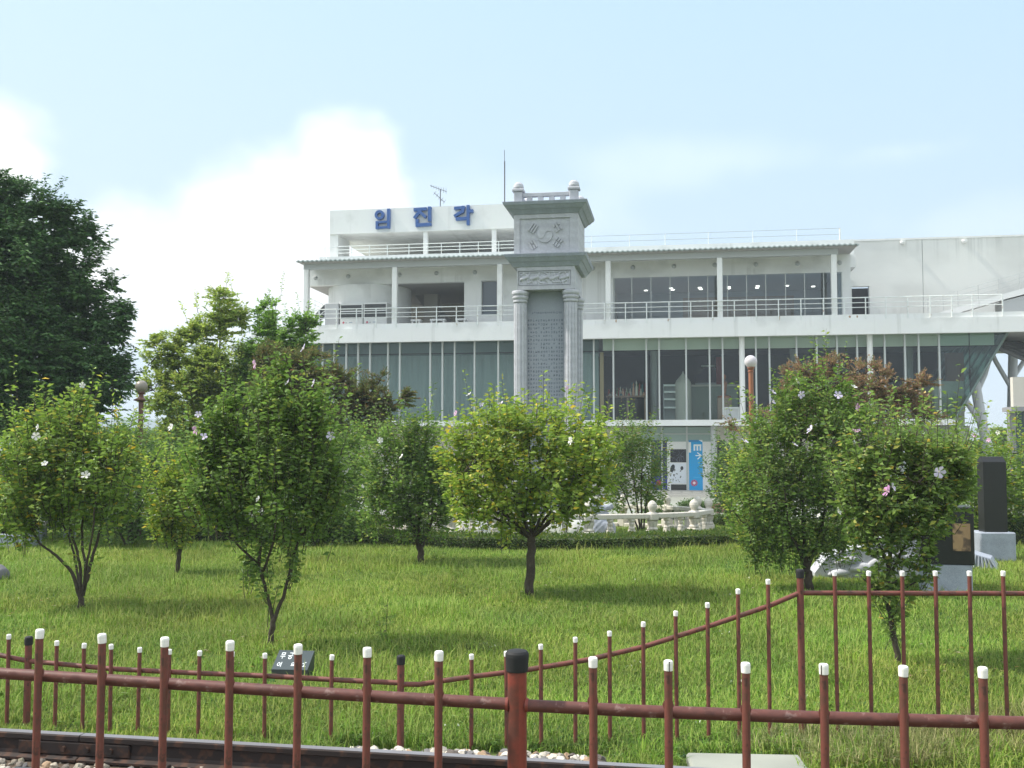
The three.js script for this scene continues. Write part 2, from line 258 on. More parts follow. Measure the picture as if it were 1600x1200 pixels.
M.railWhite = std({ map: tex(128, 0.8, (u, v) => { const a = sstep(0.7, 0.78, tfbm(u, v, 9, 161, 4)); return mix3([0.87, 0.89, 0.88], [0.62, 0.5, 0.4], a * 0.6); }), roughness: 0.5 });
M.glassGreen = new THREE.MeshPhysicalMaterial({ color: lin(0.75, 0.84, 0.81), transmission: 1, thickness: 0, roughness: 0.02, ior: 1.45 });
M.glassGrey = new THREE.MeshPhysicalMaterial({ color: lin(0.66, 0.74, 0.78), transmission: 1, thickness: 0, roughness: 0.02, ior: 1.8 });
M.bark = std({ map: tex(256, 0.3, (u, v) => { const a = tnoise(u, v, 40, 171) * 0.4 + tfbm(u, v, 8, 173, 4) * 0.6, l = sstep(0.6, 0.75, tfbm(u, v, 5, 177, 3)); return mix3(mix3([0.33, 0.29, 0.24], [0.19, 0.165, 0.135], a), [0.4, 0.41, 0.34], l * 0.35); }), roughness: 0.95, bumpMap: grain, bumpScale: 0.006 });
const leafMat = (tr = 0.56, rough = 0.85) => new THREE.MeshPhysicalMaterial({ vertexColors: true, specularIntensity: 0.35, transmission: tr, thickness: 0, roughness: rough, side: THREE.DoubleSide });
M.leaf = leafMat(); M.leafDark = leafMat(0.3, 0.7);

// ================================================================ ground
const SITE = 10.1 * Math.PI / 180;                       // the fences, track and buildings all run at this angle to the picture
const groundY = (z) => -1.25 * clamp((-z - 19) / 39, 0, 1);
{
  const b = new MB(), xs = [-1500, -400, -120, -60, -30, -15, 0, 15, 30, 60, 120, 400, 1500], zs = [60, 0, -10, -19, -26, -34, -42, -50, -58, -80, -150, -400, -1500, -3000];
  for (let j = 0; j + 1 < zs.length; j++) for (let i = 0; i + 1 < xs.length; i++) { const q = (x, z) => V(x, groundY(z), z); b.quad(q(xs[i], zs[j]), q(xs[i + 1], zs[j]), q(xs[i + 1], zs[j + 1]), q(xs[i], zs[j + 1])); }
  const m = std({ map: tex(512, 3.5, (u, v) => { const a = tfbm(u, v, 6, 201, 5), c = tnoise(u, v, 128, 203); return mix3(mix3([0.3, 0.4, 0.13], [0.38, 0.42, 0.18], a), [0.26, 0.24, 0.13], 0.5 * c * sstep(0.4, 0.7, tfbm(u, v, 10, 207, 4))); }), roughness: 1 });
  structure(b.build('ground', m));
}
// paved forecourt before the hall
{
  const b = new MB(), zs = [-31, -34, -42, -50, -58, -72]; for (let j = 0; j + 1 < zs.length; j++) b.quad(V(-70, groundY(zs[j]) + 0.02, zs[j]), V(70, groundY(zs[j]) + 0.02, zs[j]), V(70, groundY(zs[j + 1]) + 0.02, zs[j + 1]), V(-70, groundY(zs[j + 1]) + 0.02, zs[j + 1]));
  structure(b.build('forecourt', M.concrete));
}
// the strip that carries the track: dirty gravel, from the near fence to just behind the rail
const sU = V(Math.cos(SITE), 0, Math.sin(SITE)), sN = V(-Math.sin(SITE), 0, Math.cos(SITE));
const railAt = G(500, 1168.5, 0.17); railAt.y = 0;       // a point under the visible rail
const onTrack = (u, n, y = 0) => railAt.clone().addScaledVector(sU, u).addScaledVector(sN, n).setY(y);
const trackBed = (() => {
  const b = new MB(), f = (u) => -0.16 - 0.1 * noise3(u * 1.7, 3, 1);
  for (let u = -12; u < 12; u += 0.4) b.quad(onTrack(u, 4, 0.006), onTrack(u + 0.4, 4, 0.006), onTrack(u + 0.4, f(u + 0.4), 0.006), onTrack(u, f(u), 0.006));
  const m = std({ map: tex(512, 0.8, (u, v) => { const a = tfbm(u, v, 10, 211, 5), c = tnoise(u, v, 90, 213); return mix3(mix3([0.36, 0.3, 0.24], [0.24, 0.19, 0.15], a), [0.5, 0.46, 0.4], sstep(0.7, 0.9, c) * 0.7); }), roughness: 1, bumpMap: grain, bumpScale: 0.01 });
  return structure(b.build('track_bed', m));
})();

// ================================================================ the exhibition hall
const BY = 9.3 * Math.PI / 180, BO = P(800, 690, 60).setY(0), GB = -1.25;
const fac = onPlane(BO, BY), fx = (px, z = 0) => fac(px, 560, z).x, fy = (px, py, z = 0) => fac(px, py, z).y;
const hall = thing('exhibition_hall', 'long white two-storey exhibition hall with glass front storey and roof terrace', 'building', [BO.x, 0, BO.z], -BY);
const yFb = fy(900, 529.5), yFt = fy(900, 507), yT = fy(900, 499.5), ySt = fy(900, 656.5, -0.4), ySb = fy(900, 665.5, -0.4);
const yEave = fy(800, 398.5, 0.3), uL = fx(392), uR = fx(1760), uE0 = fx(461, 0.3), uE1 = fx(1346, 0.3);
{
  // terrace slab
  new MB().box(uL, uR, yFb, yFt, -0.35, 0).build('fascia', M.paint, hall);
  new MB().box(uL, uR, yFt + 0.002, yT, -0.5, -0.12).build('terrace_kerb', M.paint, hall);
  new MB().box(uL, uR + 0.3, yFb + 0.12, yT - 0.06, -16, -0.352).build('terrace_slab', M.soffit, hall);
  // ---- glazed storey
  const gz = -0.9, uA = fx(366, gz), uB = fx(1490, gz), uTop = fx(1577, gz), yTop = yFb + 0.118;
  new MB().box(uA - 0.2, uB + 0.02, ySb, ySt, gz - 0.15, gz + 0.42).build('window_sill', M.paint, hall);
  new MB().box(uA, uB, ySb + 0.02, ySt - 0.01, -14, gz - 0.152).build('floor_slab', M.concrete, hall);
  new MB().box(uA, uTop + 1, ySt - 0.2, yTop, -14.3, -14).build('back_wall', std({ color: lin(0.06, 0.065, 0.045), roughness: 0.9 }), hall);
  new MB().box(uA - 0.25, uA - 0.002, ySt, yTop, -14, gz).build('end_wall', M.paint, hall);
  // each mullion at its place in the facade
  const mx = [402, 428, 455, 482, 505, 523, 542, 560.5, 579, 607, 625.5, 673, 692, 711, 742, 779, 812, 842, 874, 908, 928, 958.5, 1010, 1030, 1072, 1108.5, 1129, 1159, 1181, 1202, 1244.5, 1276, 1307.5, 1339, 1358.5, 1382, 1413.5, 1435, 1467];
  const wide = new Set([1159, 1358.5]);
  const yTr = fy(900, 549.5, gz), us = mx.map((x) => fx(x, gz));
  us.forEach((u, i) => wide.has(mx[i])
    ? new MB().tube([V(u, ySt + 0.002, gz + 0.17), V(u, yTop, gz + 0.17)], 0.165, 14).build('column', M.white, hall)
    : new MB().box(u - 0.048, u + 0.048, ySt + 0.001, yTop - 0.001, gz - 0.05, gz + 0.16).build('mullion', M.mullion, hall));
  new MB().box(uA, uTop - 0.6, yTr - 0.025, yTr + 0.025, gz - 0.03, gz + 0.045).build('transom', M.dark, hall);
  const edge = [uA, ...us];
  for (let i = 0; i < edge.length - 1; i++) {
    const a = edge[i] + (i ? 0.061 : 0), c = edge[i + 1] - 0.061;
    for (const [y0, y1] of [[ySt, yTr - 0.026], [yTr + 0.026, yTop]]) new MB().quad(V(a, y0, gz), V(c, y0, gz), V(c, y1, gz), V(a, y1, gz)).build('glass_pane', M.glassGreen, hall);
  }
  // the last bays end in the leaning glass gable
  const uLast = us[us.length - 1] + 0.061, sl = (y) => lerp(uB, uTop, (y - ySt) / (yTop - ySt)), uMid = fx(1515, gz), yMid = ySt + (uMid - uB) / (uTop - uB) * (yTop - ySt);
  new MB().prism([[uLast, ySt], [uB, ySt], [uMid - 0.02, yMid], [uMid - 0.02, yTr - 0.026], [uLast, yTr - 0.026]], gz - 0.004, gz).build('glass_pane', M.glassGreen, hall);
  new MB().prism([[uMid + 0.02, yMid + 0.05], [sl(yTr - 0.026), yTr - 0.026], [uMid + 0.02, yTr - 0.026]], gz - 0.004, gz).build('glass_pane', M.glassGreen, hall);
  new MB().prism([[uLast, yTr + 0.026], [sl(yTr + 0.026), yTr + 0.026], [uTop, yTop], [uLast, yTop]], gz - 0.004, gz).build('glass_pane', M.glassGreen, hall);
  new MB().box(uMid - 0.018, uMid + 0.018, yMid, yTop, gz - 0.03, gz + 0.03).build('glazing_joint', M.dark, hall);
  new MB().quad(V(uB, ySt, gz - 0.02), V(uB, ySt, -13.9), V(uTop, yTop, -13.9), V(uTop, yTop, gz - 0.02)).build('gable_glass', new THREE.MeshPhysicalMaterial({ color: lin(0.12, 0.2, 0.16), transmission: 1, thickness: 0, roughness: 0.06 }), hall);
  const bar = new MB(); for (let k = 0; k < 8; k++) { const z = gz - 0.02 - k * 1.8; bar.tube([V(uB, ySt, z), V(uTop, yTop, z)], 0.07, 6); } bar.build('gable_bar', std({ color: lin(0.14, 0.2, 0.18), roughness: 0.5 }), hall);
  // bulkhead behind the strip above the transom, pale curtains behind the left half
  const uC = fx(943, -1.6);
  new MB().box(uC, uTop - 0.7, yTr + 0.05, yTop - 0.002, -1.35, -1.15).build('bulkhead', std({ color: lin(0.62, 0.64, 0.52), roughness: 0.9 }), hall);
  const cur = new MB(); for (let u = uA + 0.1; u < uC - 0.3; u += 0.06) { const w = (x) => -1.7 + 0.05 * Math.sin(x * 6.1) + 0.03 * Math.sin(x * 15.3 + 1); cur.quad(V(u, ySt, w(u)), V(u + 0.06, ySt, w(u + 0.06)), V(u + 0.06, yTr - 0.05, w(u + 0.06)), V(u, yTr - 0.05, w(u))); }
  cur.build('curtain', new THREE.MeshPhysicalMaterial({ color: lin(0.34, 0.41, 0.42), roughness: 0.95, transmission: 0.3, thickness: 0 }), hall);
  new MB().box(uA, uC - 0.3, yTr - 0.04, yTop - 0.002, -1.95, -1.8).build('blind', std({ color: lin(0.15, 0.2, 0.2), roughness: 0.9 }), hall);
  new MB().box(uC - 0.22, uC, ySt + 0.002, yTr, -1.85, -1.6).build('curtain_post', std({ color: lin(0.4, 0.28, 0.15) }), hall);
  new MB().box(fx(1478, -4), fx(1506, -4), ySt + 0.5, fy(1490, 551, -4), -4.3, -4).build('timber_panel', std({ color: lin(0.2, 0.07, 0.035) }), hall);
  for (const [px, z] of [[1022, -5], [1240, -6], [1420, -6]]) new MB().tube([V(fx(px, z), ySt, z), V(fx(px, z), yTop - 0.003, z)], 0.25, 14).build('column', M.paintGrey, hall);
  new MB().box(fx(1119, -6), fx(1130, -6), ySt + 1.8, yTr, -6.3, -6).build('red_pillar', std({ color: lin(0.25, 0.03, 0.02) }), hall);
  // opening casement low in the row
  const a = us[26] + 0.062, c = us[27] - 0.17, y1 = fy(1145, 636, gz);
  const fr = new MB(); fr.box(a, c, y1 - 0.1, y1, gz + 0.01, gz + 0.1).box(a, c, ySt + 0.01, ySt + 0.1, gz + 0.01, gz + 0.1).box(a, a + 0.09, ySt + 0.101, y1 - 0.101, gz + 0.01, gz + 0.1).box(c - 0.09, c, ySt + 0.101, y1 - 0.101, gz + 0.01, gz + 0.1);
  const cas = fr.build('casement', M.mullion, hall); new MB().box(a + 0.09, c - 0.09, ySt + 0.1, y1 - 0.1, gz + 0.03, gz + 0.05).build('panel', M.paintGrey, cas);
  // ---- recessed ground storey
  const ez = -2.6, g0 = fx(1000, ez), g1 = fx(1113, ez), yc0 = fy(1075, 690, ez), yc1 = ySb - 0.004;
  const wl = new MB(); wl.box(fx(395, ez), g0, GB - 0.2, yc1, ez - 0.3, ez).box(fx(1116, ez), fx(1440, ez), GB - 0.2, yc1, ez - 0.3, ez); wl.build('wall', M.paintBeige, hall);
  new MB().box(fx(1440, -1.4), fx(1512, -1.4), GB - 0.2, ySb - 0.03, -9, -1.4).build('plinth', M.concrete, hall);
  new MB().box(fx(1458, -1.9), fx(1505, -1.9), ySb - 0.03, ySt + 2.2, -9, -1.9).build('core_wall', M.concrete, hall);
  for (const [p, q] of [[1000, 1033], [1033, 1072], [1072, 1113]]) { const A = fx(p, ez) + 0.05, B = fx(q, ez) - 0.05, m = (yc0 + yc1) / 2; for (const [s, t] of [[yc0, m - 0.03], [m + 0.03, yc1 - 0.05]]) new MB().box(A, B, s, t, ez - 0.14, ez - 0.1).build('fanlight', std({ color: lin(0.3, 0.4, 0.37), roughness: 0.12 }), hall); }
  for (const p of [1000, 1033, 1072, 1113]) new MB().box(fx(p, ez) - 0.05, fx(p, ez) + 0.05, GB, yc1 - 0.001, ez - 0.2, ez - 0.02).build('mullion', M.mullion, hall);
  new MB().box(g0 + 0.06, g1 - 0.06, (yc0 + yc1) / 2 - 0.03, (yc0 + yc1) / 2 + 0.03, ez - 0.18, ez - 0.06).build('transom', M.mullion, hall);
  new MB().box(fx(980, ez), g1 - 0.06, GB + 0.32, yc0 - 0.002, ez - 0.19, ez - 0.12).build('hoarding', M.white, hall);
  new MB().box(fx(1119, ez), fx(1131, ez), GB + 0.3, fy(1125, 688, ez), ez + 0.004, ez + 0.03).build('doorway', M.dark, hall);
  new MB().tube([V(fx(1113.5, -1.2), GB, -1.2), V(fx(1113.5, -1.2), ySb - 0.005, -1.2)], 0.17, 14).build('column', M.paintGrey, hall);
  for (const [k, z] of [[0, -0.6], [1, -1.05]]) new MB().box(fx(985, z), fx(1150, z), GB - 0.1, GB + 0.16 * (k + 1), z - 2, z).build('step', M.graniteWarm, hall);
  // things in the hoarding: two dark windows
  const win = (x0, x1, y0, y1) => { const w = new MB().box(fx(x0, ez), fx(x1, ez), fy(1060, y1, ez), fy(1060, y0, ez), ez - 0.122, ez - 0.1).build('window', std({ color: lin(0.015, 0.016, 0.02), roughness: 0.1 }), hall); return w; };
  win(1046.5, 1072.5, 702, 722.5); win(1046.5, 1072.5, 757, 772);

  // ---- upper storey behind the terrace
  const wz = -2.3, yS = yEave - 0.06, w = (px) => fx(px, wz), Y = (px, py) => fy(px, py, wz);
  const yBeam = Y(600, 443.5), yWt = Y(1130, 430), W = new MB();
  W.box(w(478), w(725), yBeam, yS, wz - 0.4, wz);                                              // beam over the open corner
  const s0 = w(753), s1 = w(777), t0 = Y(765, 491), t1 = Y(765, 439.5);
  W.box(w(725), s0, yT, yS, wz - 0.4, wz).box(s0, s1, yT, t0, wz - 0.4, wz).box(s0, s1, t1, yS, wz - 0.4, wz).box(s1, w(959), yT, yS, wz - 0.4, wz);
  W.box(w(959), w(1332), yWt, yS, wz - 0.4, wz).box(w(1318), w(1331), yT, yWt, wz - 0.4, wz + 0.02);
  W.build('upper_wall', M.paint, hall);
  new MB().box(w(1318) + 0.4, w(1342), yWt + 0.35, yS, wz - 6, wz - 0.402).build('end_wall', M.paint, hall);
  new MB().box(s0, s1, t0, t1, wz - 0.2, wz - 0.16).build('window', std({ color: lin(0.1, 0.125, 0.145), roughness: 0.06 }), hall);
  const sf = new MB(); sf.box(s0 - 0.05, s0, t0, t1, wz - 0.12, wz + 0.03).box(s1, s1 + 0.05, t0, t1, wz - 0.12, wz + 0.03).box(s0 - 0.05, s1 + 0.05, t1 + 0.001, t1 + 0.05, wz - 0.12, wz + 0.03).box(s0 - 0.05, s1 + 0.05, t0 - 0.05, t0 - 0.001, wz - 0.12, wz + 0.03); sf.build('window_frame', M.paintGrey, hall);
  // open corner: soffit, drum, dark back wall, stair
  const vz = -12;
  new MB().prism([[w(478), -wz + 0.402], [w(725) + 0.3, -wz + 0.402], [w(725) + 0.3, 12], [w(478) - 0.3, 12]].map(([x, z]) => [x, z]), 0, 0.15).build('soffit', M.soffit, hall).rotation.x = -Math.PI / 2;
  const so = hall.children[hall.children.length - 1]; so.position.y = yBeam; // its outline was drawn flat
  new MB().box(w(560), w(959), yT, yBeam, vz - 0.3, vz).build('back_wall', M.paintBeige, hall);
  new MB().box(w(725) + 0.01, w(725) + 0.3, yT, yBeam - 0.001, vz, wz - 0.402).build('side_wall', M.paint, hall);
  const dz = -4.75, dr = (fx(640, dz) - fx(516, dz)) / 2, dc = (fx(640, dz) + fx(516, dz)) / 2;
  new MB().tube([V(dc, yT, dz), V(dc, yBeam - 0.003, dz)], dr, 48).build('drum', M.paint, hall);
  const st = new MB(), sx = (px) => fx(px, -8); st.quad(V(sx(700), yT, -7.6), V(sx(728), yT, -7.6), V(sx(672), yBeam, -7.6), V(sx(650), yBeam, -7.6)); 
  for (let k = 0; k < 12; k++) { const t = k / 12; st.box(lerp(sx(704), sx(650), t), lerp(sx(704), sx(650), t) + 0.5, lerp(yT, yBeam, t), lerp(yT, yBeam, t) + 0.07, -8.8, -7.61); }
  st.build('stair', M.soffit, hall);
  new MB().box(fx(662, -7), fx(683, -7), yT, yBeam - 0.01, -7.8, -7).build('pillar', M.paintBeige, hall);
  // big window: room behind it
  const b0 = w(959), b1 = w(1318), rz = -10;
  new MB().box(b0 - 0.5, b1 + 0.2, yT - 0.02, yS, rz - 0.2, rz).build('room_wall', std({ color: lin(0.56, 0.6, 0.62) }), hall);
  new MB().box(b0 - 0.5, b1 + 0.1, yWt + 0.1, yWt + 0.2, rz, wz - 0.402).build('room_ceiling', std({ color: lin(0.58, 0.62, 0.65) }), hall);
  new MB().box(b0 - 0.5, b0 - 0.2, yT, yWt + 0.1, rz, wz - 0.402).build('room_wall', M.paintBeige, hall);
  new MB().box(fx(1068, rz), fx(1242, rz), yT, fy(1150, 464, rz), rz + 0.003, rz + 0.06).build('room_panel', std({ color: lin(0.58, 0.47, 0.38) }), hall);
  new MB().box(b1 - 0.15, b1 + 0.1, yT, yWt + 0.1, rz, wz - 0.402).build('room_wall', M.paintGrey, hall);
  const px = [988, 1018, 1048, 1077, 1107, 1138, 1168, 1198, 1229, 1259, 1289];
  const e2 = [b0 + 0.05, ...px.map((x) => w(x)), b1 - 0.02];
  for (let i = 0; i + 1 < e2.length; i++) new MB().quad(V(e2[i] + 0.027, yT, wz - 0.06), V(e2[i + 1] - 0.027, yT, wz - 0.06), V(e2[i + 1] - 0.027, yWt, wz - 0.06), V(e2[i] + 0.027, yWt, wz - 0.06)).build('glass_pane', M.glassGrey, hall);
  for (const x of e2) new MB().box(x - 0.026, x + 0.026, yT + 0.001, yWt - 0.001, wz - 0.12, wz + 0.03).build('mullion', M.mullion, hall);
  // lit ceiling lamps inside
  const lampM = new THREE.MeshStandardMaterial({ color: 0xffffff, emissive: lin(1, 0.93, 0.8), emissiveIntensity: 3 });
  for (const [x, y] of [[1010, 461], [1049.5, 450], [1052, 460.5], [1094.5, 449], [1096, 459.5], [1140, 448], [1140, 458.5], [1185.5, 446.5], [1184.5, 458], [1231.5, 446], [1272.5, 456]]) {
    const yc = yWt + 0.1; // find the ceiling depth seen at that pixel
    let lo = -8.3, hi = wz - 0.6; for (let k = 0; k < 30; k++) { const m = (lo + hi) / 2; fy(x, y, m) > yc ? lo = m : hi = m; }
    const z = (lo + hi) / 2, u = fx(x, z);
    const l = new MB().tube([V(u, yc - 0.04, z), V(u, yc - 0.005, z)], 0.12, 12).build('ceiling_lamp', lampM, hall);
    const pl = new THREE.SpotLight(new THREE.Color(1, 0.93, 0.8), 3.5, 0, 0.5, 0.5); pl.position.set(u, yc - 0.06, z); pl.target.position.set(u, yc - 2, z); pl.name = 'lamp_light'; pl.castShadow = true; hall.add(pl, pl.target);
  }
  // posts at the terrace edge, eave beam, roof sheet
  const pz = -0.42;
  for (const x of [478, 616.5, 781, 951, 1126, 1305]) new MB().block(fx(x, pz) - 0.155, fx(x, pz) + 0.155, yT + 0.001, yEave - 0.42, pz - 0.16, pz + 0.16, 0.015).build('post', M.paint, hall);
  new MB().box(fx(474, pz), fx(1312, pz), yEave - 0.419, yEave - 0.061, pz - 0.14, pz + 0.14).build('eave_beam', M.paintGrey, hall);
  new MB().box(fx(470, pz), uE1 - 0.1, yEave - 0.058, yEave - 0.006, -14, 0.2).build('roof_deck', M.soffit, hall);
  const ro = new MB(), nW = Math.round((uE1 - uE0) / 0.06); for (let i = 0; i < nW; i++) { const a = lerp(uE0, uE1, i / nW), c = lerp(uE0, uE1, (i + 1) / nW), h = (u) => yEave + 0.05 + 0.035 * Math.sin(u * 21); ro.quad(V(a, h(a), 0.34), V(c, h(c), 0.34), V(c, h(c) + 0.12, -3.4), V(a, h(a) + 0.12, -3.4)); ro.quad(V(a, h(a) - 0.06, 0.34), V(c, h(c) - 0.06, 0.34), V(c, h(c), 0.34), V(a, h(a), 0.34)); ro.quad(V(c, h(c) - 0.06, 0.34), V(a, h(a) - 0.06, 0.34), V(a, yEave - 0.004, -0.3), V(c, yEave - 0.004, -0.3)); }
  ro.build('roof_sheet', M.metalSheet, hall);
  new MB().box(fx(905, -3.6), fx(1338, -3.6), yEave, fy(1100, 381, -3.6), -3.9, -3.6).build('roof_parapet', M.paint, hall);
  // round wall lamps under the eave
  for (const [x, y] of [[493, 434], [544, 432], [624, 429.5], [682, 427], [742, 425.5], [926, 419.5], [989, 418], [1053, 416], [1117, 414], [1181, 413], [1246, 412], [1312, 410.5]]) { const q = fac(x, y, wz); new MB().lathe([[0, -0.14], [0.08, -0.12], [0.13, -0.05], [0.14, 0]], 14).build('wall_lamp', M.paintGrey, hall).position.set(q.x, q.y, wz + 0.002); hall.children[hall.children.length - 1].rotation.x = -Math.PI / 2; }
  // ---- rooftop pavilion with the sign band
  const hz = -4.4, h = (px) => fx(px, hz), H = (px, py) => fy(px, py, hz), k0 = h(513), k1 = h(858), yk0 = H(660, 361.3), yk1 = H(660, 323.5);
  new MB().box(k0, k1, yk0 + 0.06, yk1, hz - 8, hz).build('sign_band', M.paint, hall);
  new MB().box(k0, k1, yk0, yk0 + 0.058, hz - 8, hz + 0.02).build('band_trim', M.paint, hall);
  new MB().box(k0 - 0.02, h(525.5), yEave, yk0 - 0.001, hz - 2.5, hz - 0.1).build('end_pier', M.paint, hall);
  new MB().box(k0, k1, yEave, yk0 - 0.001, hz - 8.3, hz - 8).build('back_wall', M.soffit, hall);
  for (const x of [663, 771, 848]) new MB().box(h(x) - 0.14, h(x) + 0.14, yEave, yk0 - 0.001, hz - 0.4, hz - 0.1).build('post', M.paint, hall);
  new MB().box(h(513) - 0.3, k1 + 0.3, yEave, fy(660, 397, hz + 1.1), hz - 8, hz + 1.1).build('deck', M.paint, hall);
  // ---- the tall blank wall on the right with its ramp
  const qz = -7.5, q = (px) => fx(px, qz), Q = (px, py) => fy(px, py, qz), d0 = q(1333), d1 = q(1360.5), dt = Q(1346, 447.5), yq = Q(1460, 373.5);
  new MB().box(d0 - 0.5, d0, yT, yq, qz - 0.4, qz).box(d0, d1, dt, yq, qz - 0.4, qz).box(d1, q(1445) - 0.02, yT, yq, qz - 0.4, qz).box(q(1445) + 0.02, q(1800), yT, yq, qz - 0.4, qz).build('blank_wall', M.paintWall, hall);
  new MB().box(q(1445) - 0.02, q(1445) + 0.02, yT, yq - 0.01, qz - 0.4, qz - 0.04).build('expansion_joint', M.paintGrey, hall);
  new MB().box(d0 - 0.5, d1 + 0.5, yT, dt + 0.2, qz - 2.4, qz - 2.2).build('doorway', M.dark, hall);
  new MB().box(d0 - 0.55, q(1800), yq + 0.001, yq + 0.12, qz - 0.45, qz + 0.05).build('coping', M.paint, hall);
  for (const x of [1414, 1511]) new MB().lathe([[0, -0.16], [0.1, -0.13], [0.17, -0.03], [0.17, 0.1], [0, 0.12]], 14, V(q(x), Q(x, x < 1450 ? 379 : 377), qz + 0.1)).build('wall_lamp', M.paint, hall);
  const rz2 = -3.4, R = (px, py) => { const t = fac(px, py, rz2); return [t.x, t.y]; }, yr = yT + 0.002;
  new MB().prism([[R(1428, 497)[0], yr], [R(1462, 497)[0], yr], R(1572, 467), R(1760, 418), R(1760, 405), R(1572, 458)], rz2 - 1.6, rz2).build('ramp', M.paint, hall);
  new MB().prism([[R(1567, 497)[0], yr], [R(1760, 497)[0], yr], [R(1760, 420)[0], R(1760, 422)[1]], [R(1567, 470)[0], R(1567, 470)[1]]], rz2 - 1.5, rz2 - 0.1).build('ramp_wall', M.paintGrey, hall);
}

// ================================================================ things on and in the hall
const onHall = (o) => { o.position.set(BO.x, 0, BO.z); o.rotation.y = -BY; return o; };
const hallThing = (name, label, category, group) => { const o = thing(name, label, category, [0, 0, 0], 0, group); return onHall(o); };
// terrace railing
{
  const t = hallThing('terrace_railing', 'low white steel railing along the edge of the first floor terrace', 'railing');
  const z = -0.3, yb = yT - 0.25, y1 = fy(1100, 471, z), stops = [499, 527, 558, 588.5, 620, 651.5, 683, 714, 747, 779, 812, 845, 878, 911, 945, 978, 1011, 1046, 1080, 1114, 1148, 1182, 1217, 1252, 1287, 1320, 1353, 1385, 1419, 1454, 1488, 1520, 1567];
  for (const px of stops) { const u = fx(px, z); new MB().box(u - 0.028, u + 0.028, yb, y1 - 0.001, z + 0.182, z + 0.235).build('post', M.railWhite, t); }
  const rs = rng(17), rustM = std({ map: tex(64, 0.2, (u, v) => { const a = tfbm(u, v, 5, 251, 4); return mix3([0.72, 0.62, 0.5], [0.5, 0.31, 0.19], sstep(0.35, 0.65, a)); }), roughness: 0.9 });
  for (const px of [945, 963, 1046, 1114, 1182, 1217, 1328, 1340, 714, 588.5, 1419, 1454]) { const u = fx(px, z) + 0.06 * (rs() - 0.5), w = 0.03 + 0.05 * rs(), h = 0.06 + 0.12 * rs(), q = []; for (let k = 0; k < 9; k++) { const a = k / 9 * 6.283; q.push([u + Math.cos(a) * w * (0.6 + 0.6 * rs()), yT - 0.12 + Math.sin(a) * h * (0.6 + 0.6 * rs())]); } new MB().prism(q, -0.119, -0.117).build('rust_stain', rustM, hall); }
  for (const f of [1, 0.7, 0.42]) { const y = lerp(yT, y1, f); new MB().tube([V(fx(484, z), y, z + 0.15), V(fx(1567, z), y, z + 0.15)], f === 1 ? 0.032 : 0.021, 6).build('rail', M.railWhite, t); }
}
{
  const t = hallThing('rooftop_railing', 'white steel railing below the blue lettering of the rooftop pavilion', 'railing');
  const z = -3.5, y0 = fy(660, 397, z), y1 = fy(660, 381, z);
  for (const px of [506, 526, 548, 576, 604, 638, 689, 718, 747, 779, 812, 846]) { const u = fx(px, z); new MB().box(u - 0.022, u + 0.022, y0, y1 - 0.001, z - 0.022, z + 0.022).build('post', M.railWhite, t); }
  for (const f of [1, 0.66, 0.34]) new MB().tube([V(fx(526, z), lerp(y0, y1, f), z), V(fx(858, z), lerp(y0, y1, f), z)], 0.024, 6).build('rail', M.railWhite, t);
  new MB().tube([V(fx(526, z), y1, z), V(fx(509, -1), fy(509, 388, -1), -1), V(fx(509, -1), yEave + 0.1, -1)], 0.024, 6).build('handrail', M.railWhite, t);
}
{
  const t = hallThing('roof_edge_railing', 'thin wire railing on the roof right of the stone monument', 'railing');
  const z = -3.7, y0 = fy(1100, 382, z), y1 = fy(1100, 363.5, z);
  for (const px of [925, 985, 1041, 1109, 1179, 1248, 1316]) { const u = fx(px, z); new MB().tube([V(u, y0 - 0.1, z), V(u, y1, z)], px === 1316 ? 0.05 : 0.025, 6).build('post', M.railWhite, t); }
  for (const f of [1, 0.5]) new MB().tube([V(fx(905, z), lerp(y0, y1, f), z), V(fx(1316, z), lerp(y0, y1, f), z)], 0.014, 5).build('wire', std({ color: lin(0.3, 0.33, 0.34) }), t);
}
{
  const t = hallThing('ramp_railing', 'white railing climbing along the sloping ramp at the right end', 'railing');
  for (const z of [-3.5]) for (const px of [1450, 1474, 1497, 1529, 1561, 1593]) { const a = fac(px, lerp(492, 456, clamp((px - 1440) / 132, 0, 1.6)), z); new MB().tube([V(a.x, a.y - 0.2, z), V(a.x, a.y + 0.85, z)], 0.018, 6).build('post', M.paintGrey, t); }
  for (const f of [0.3, 0.57, 0.85]) { const a = fac(1446, 491, -3.5), b = fac(1660, 431, -3.5); new MB().tube([V(a.x, a.y + f, -3.5), V(b.x, b.y + f, -3.5)], 0.013, 6).build('rail', M.paintGrey, t); }
}
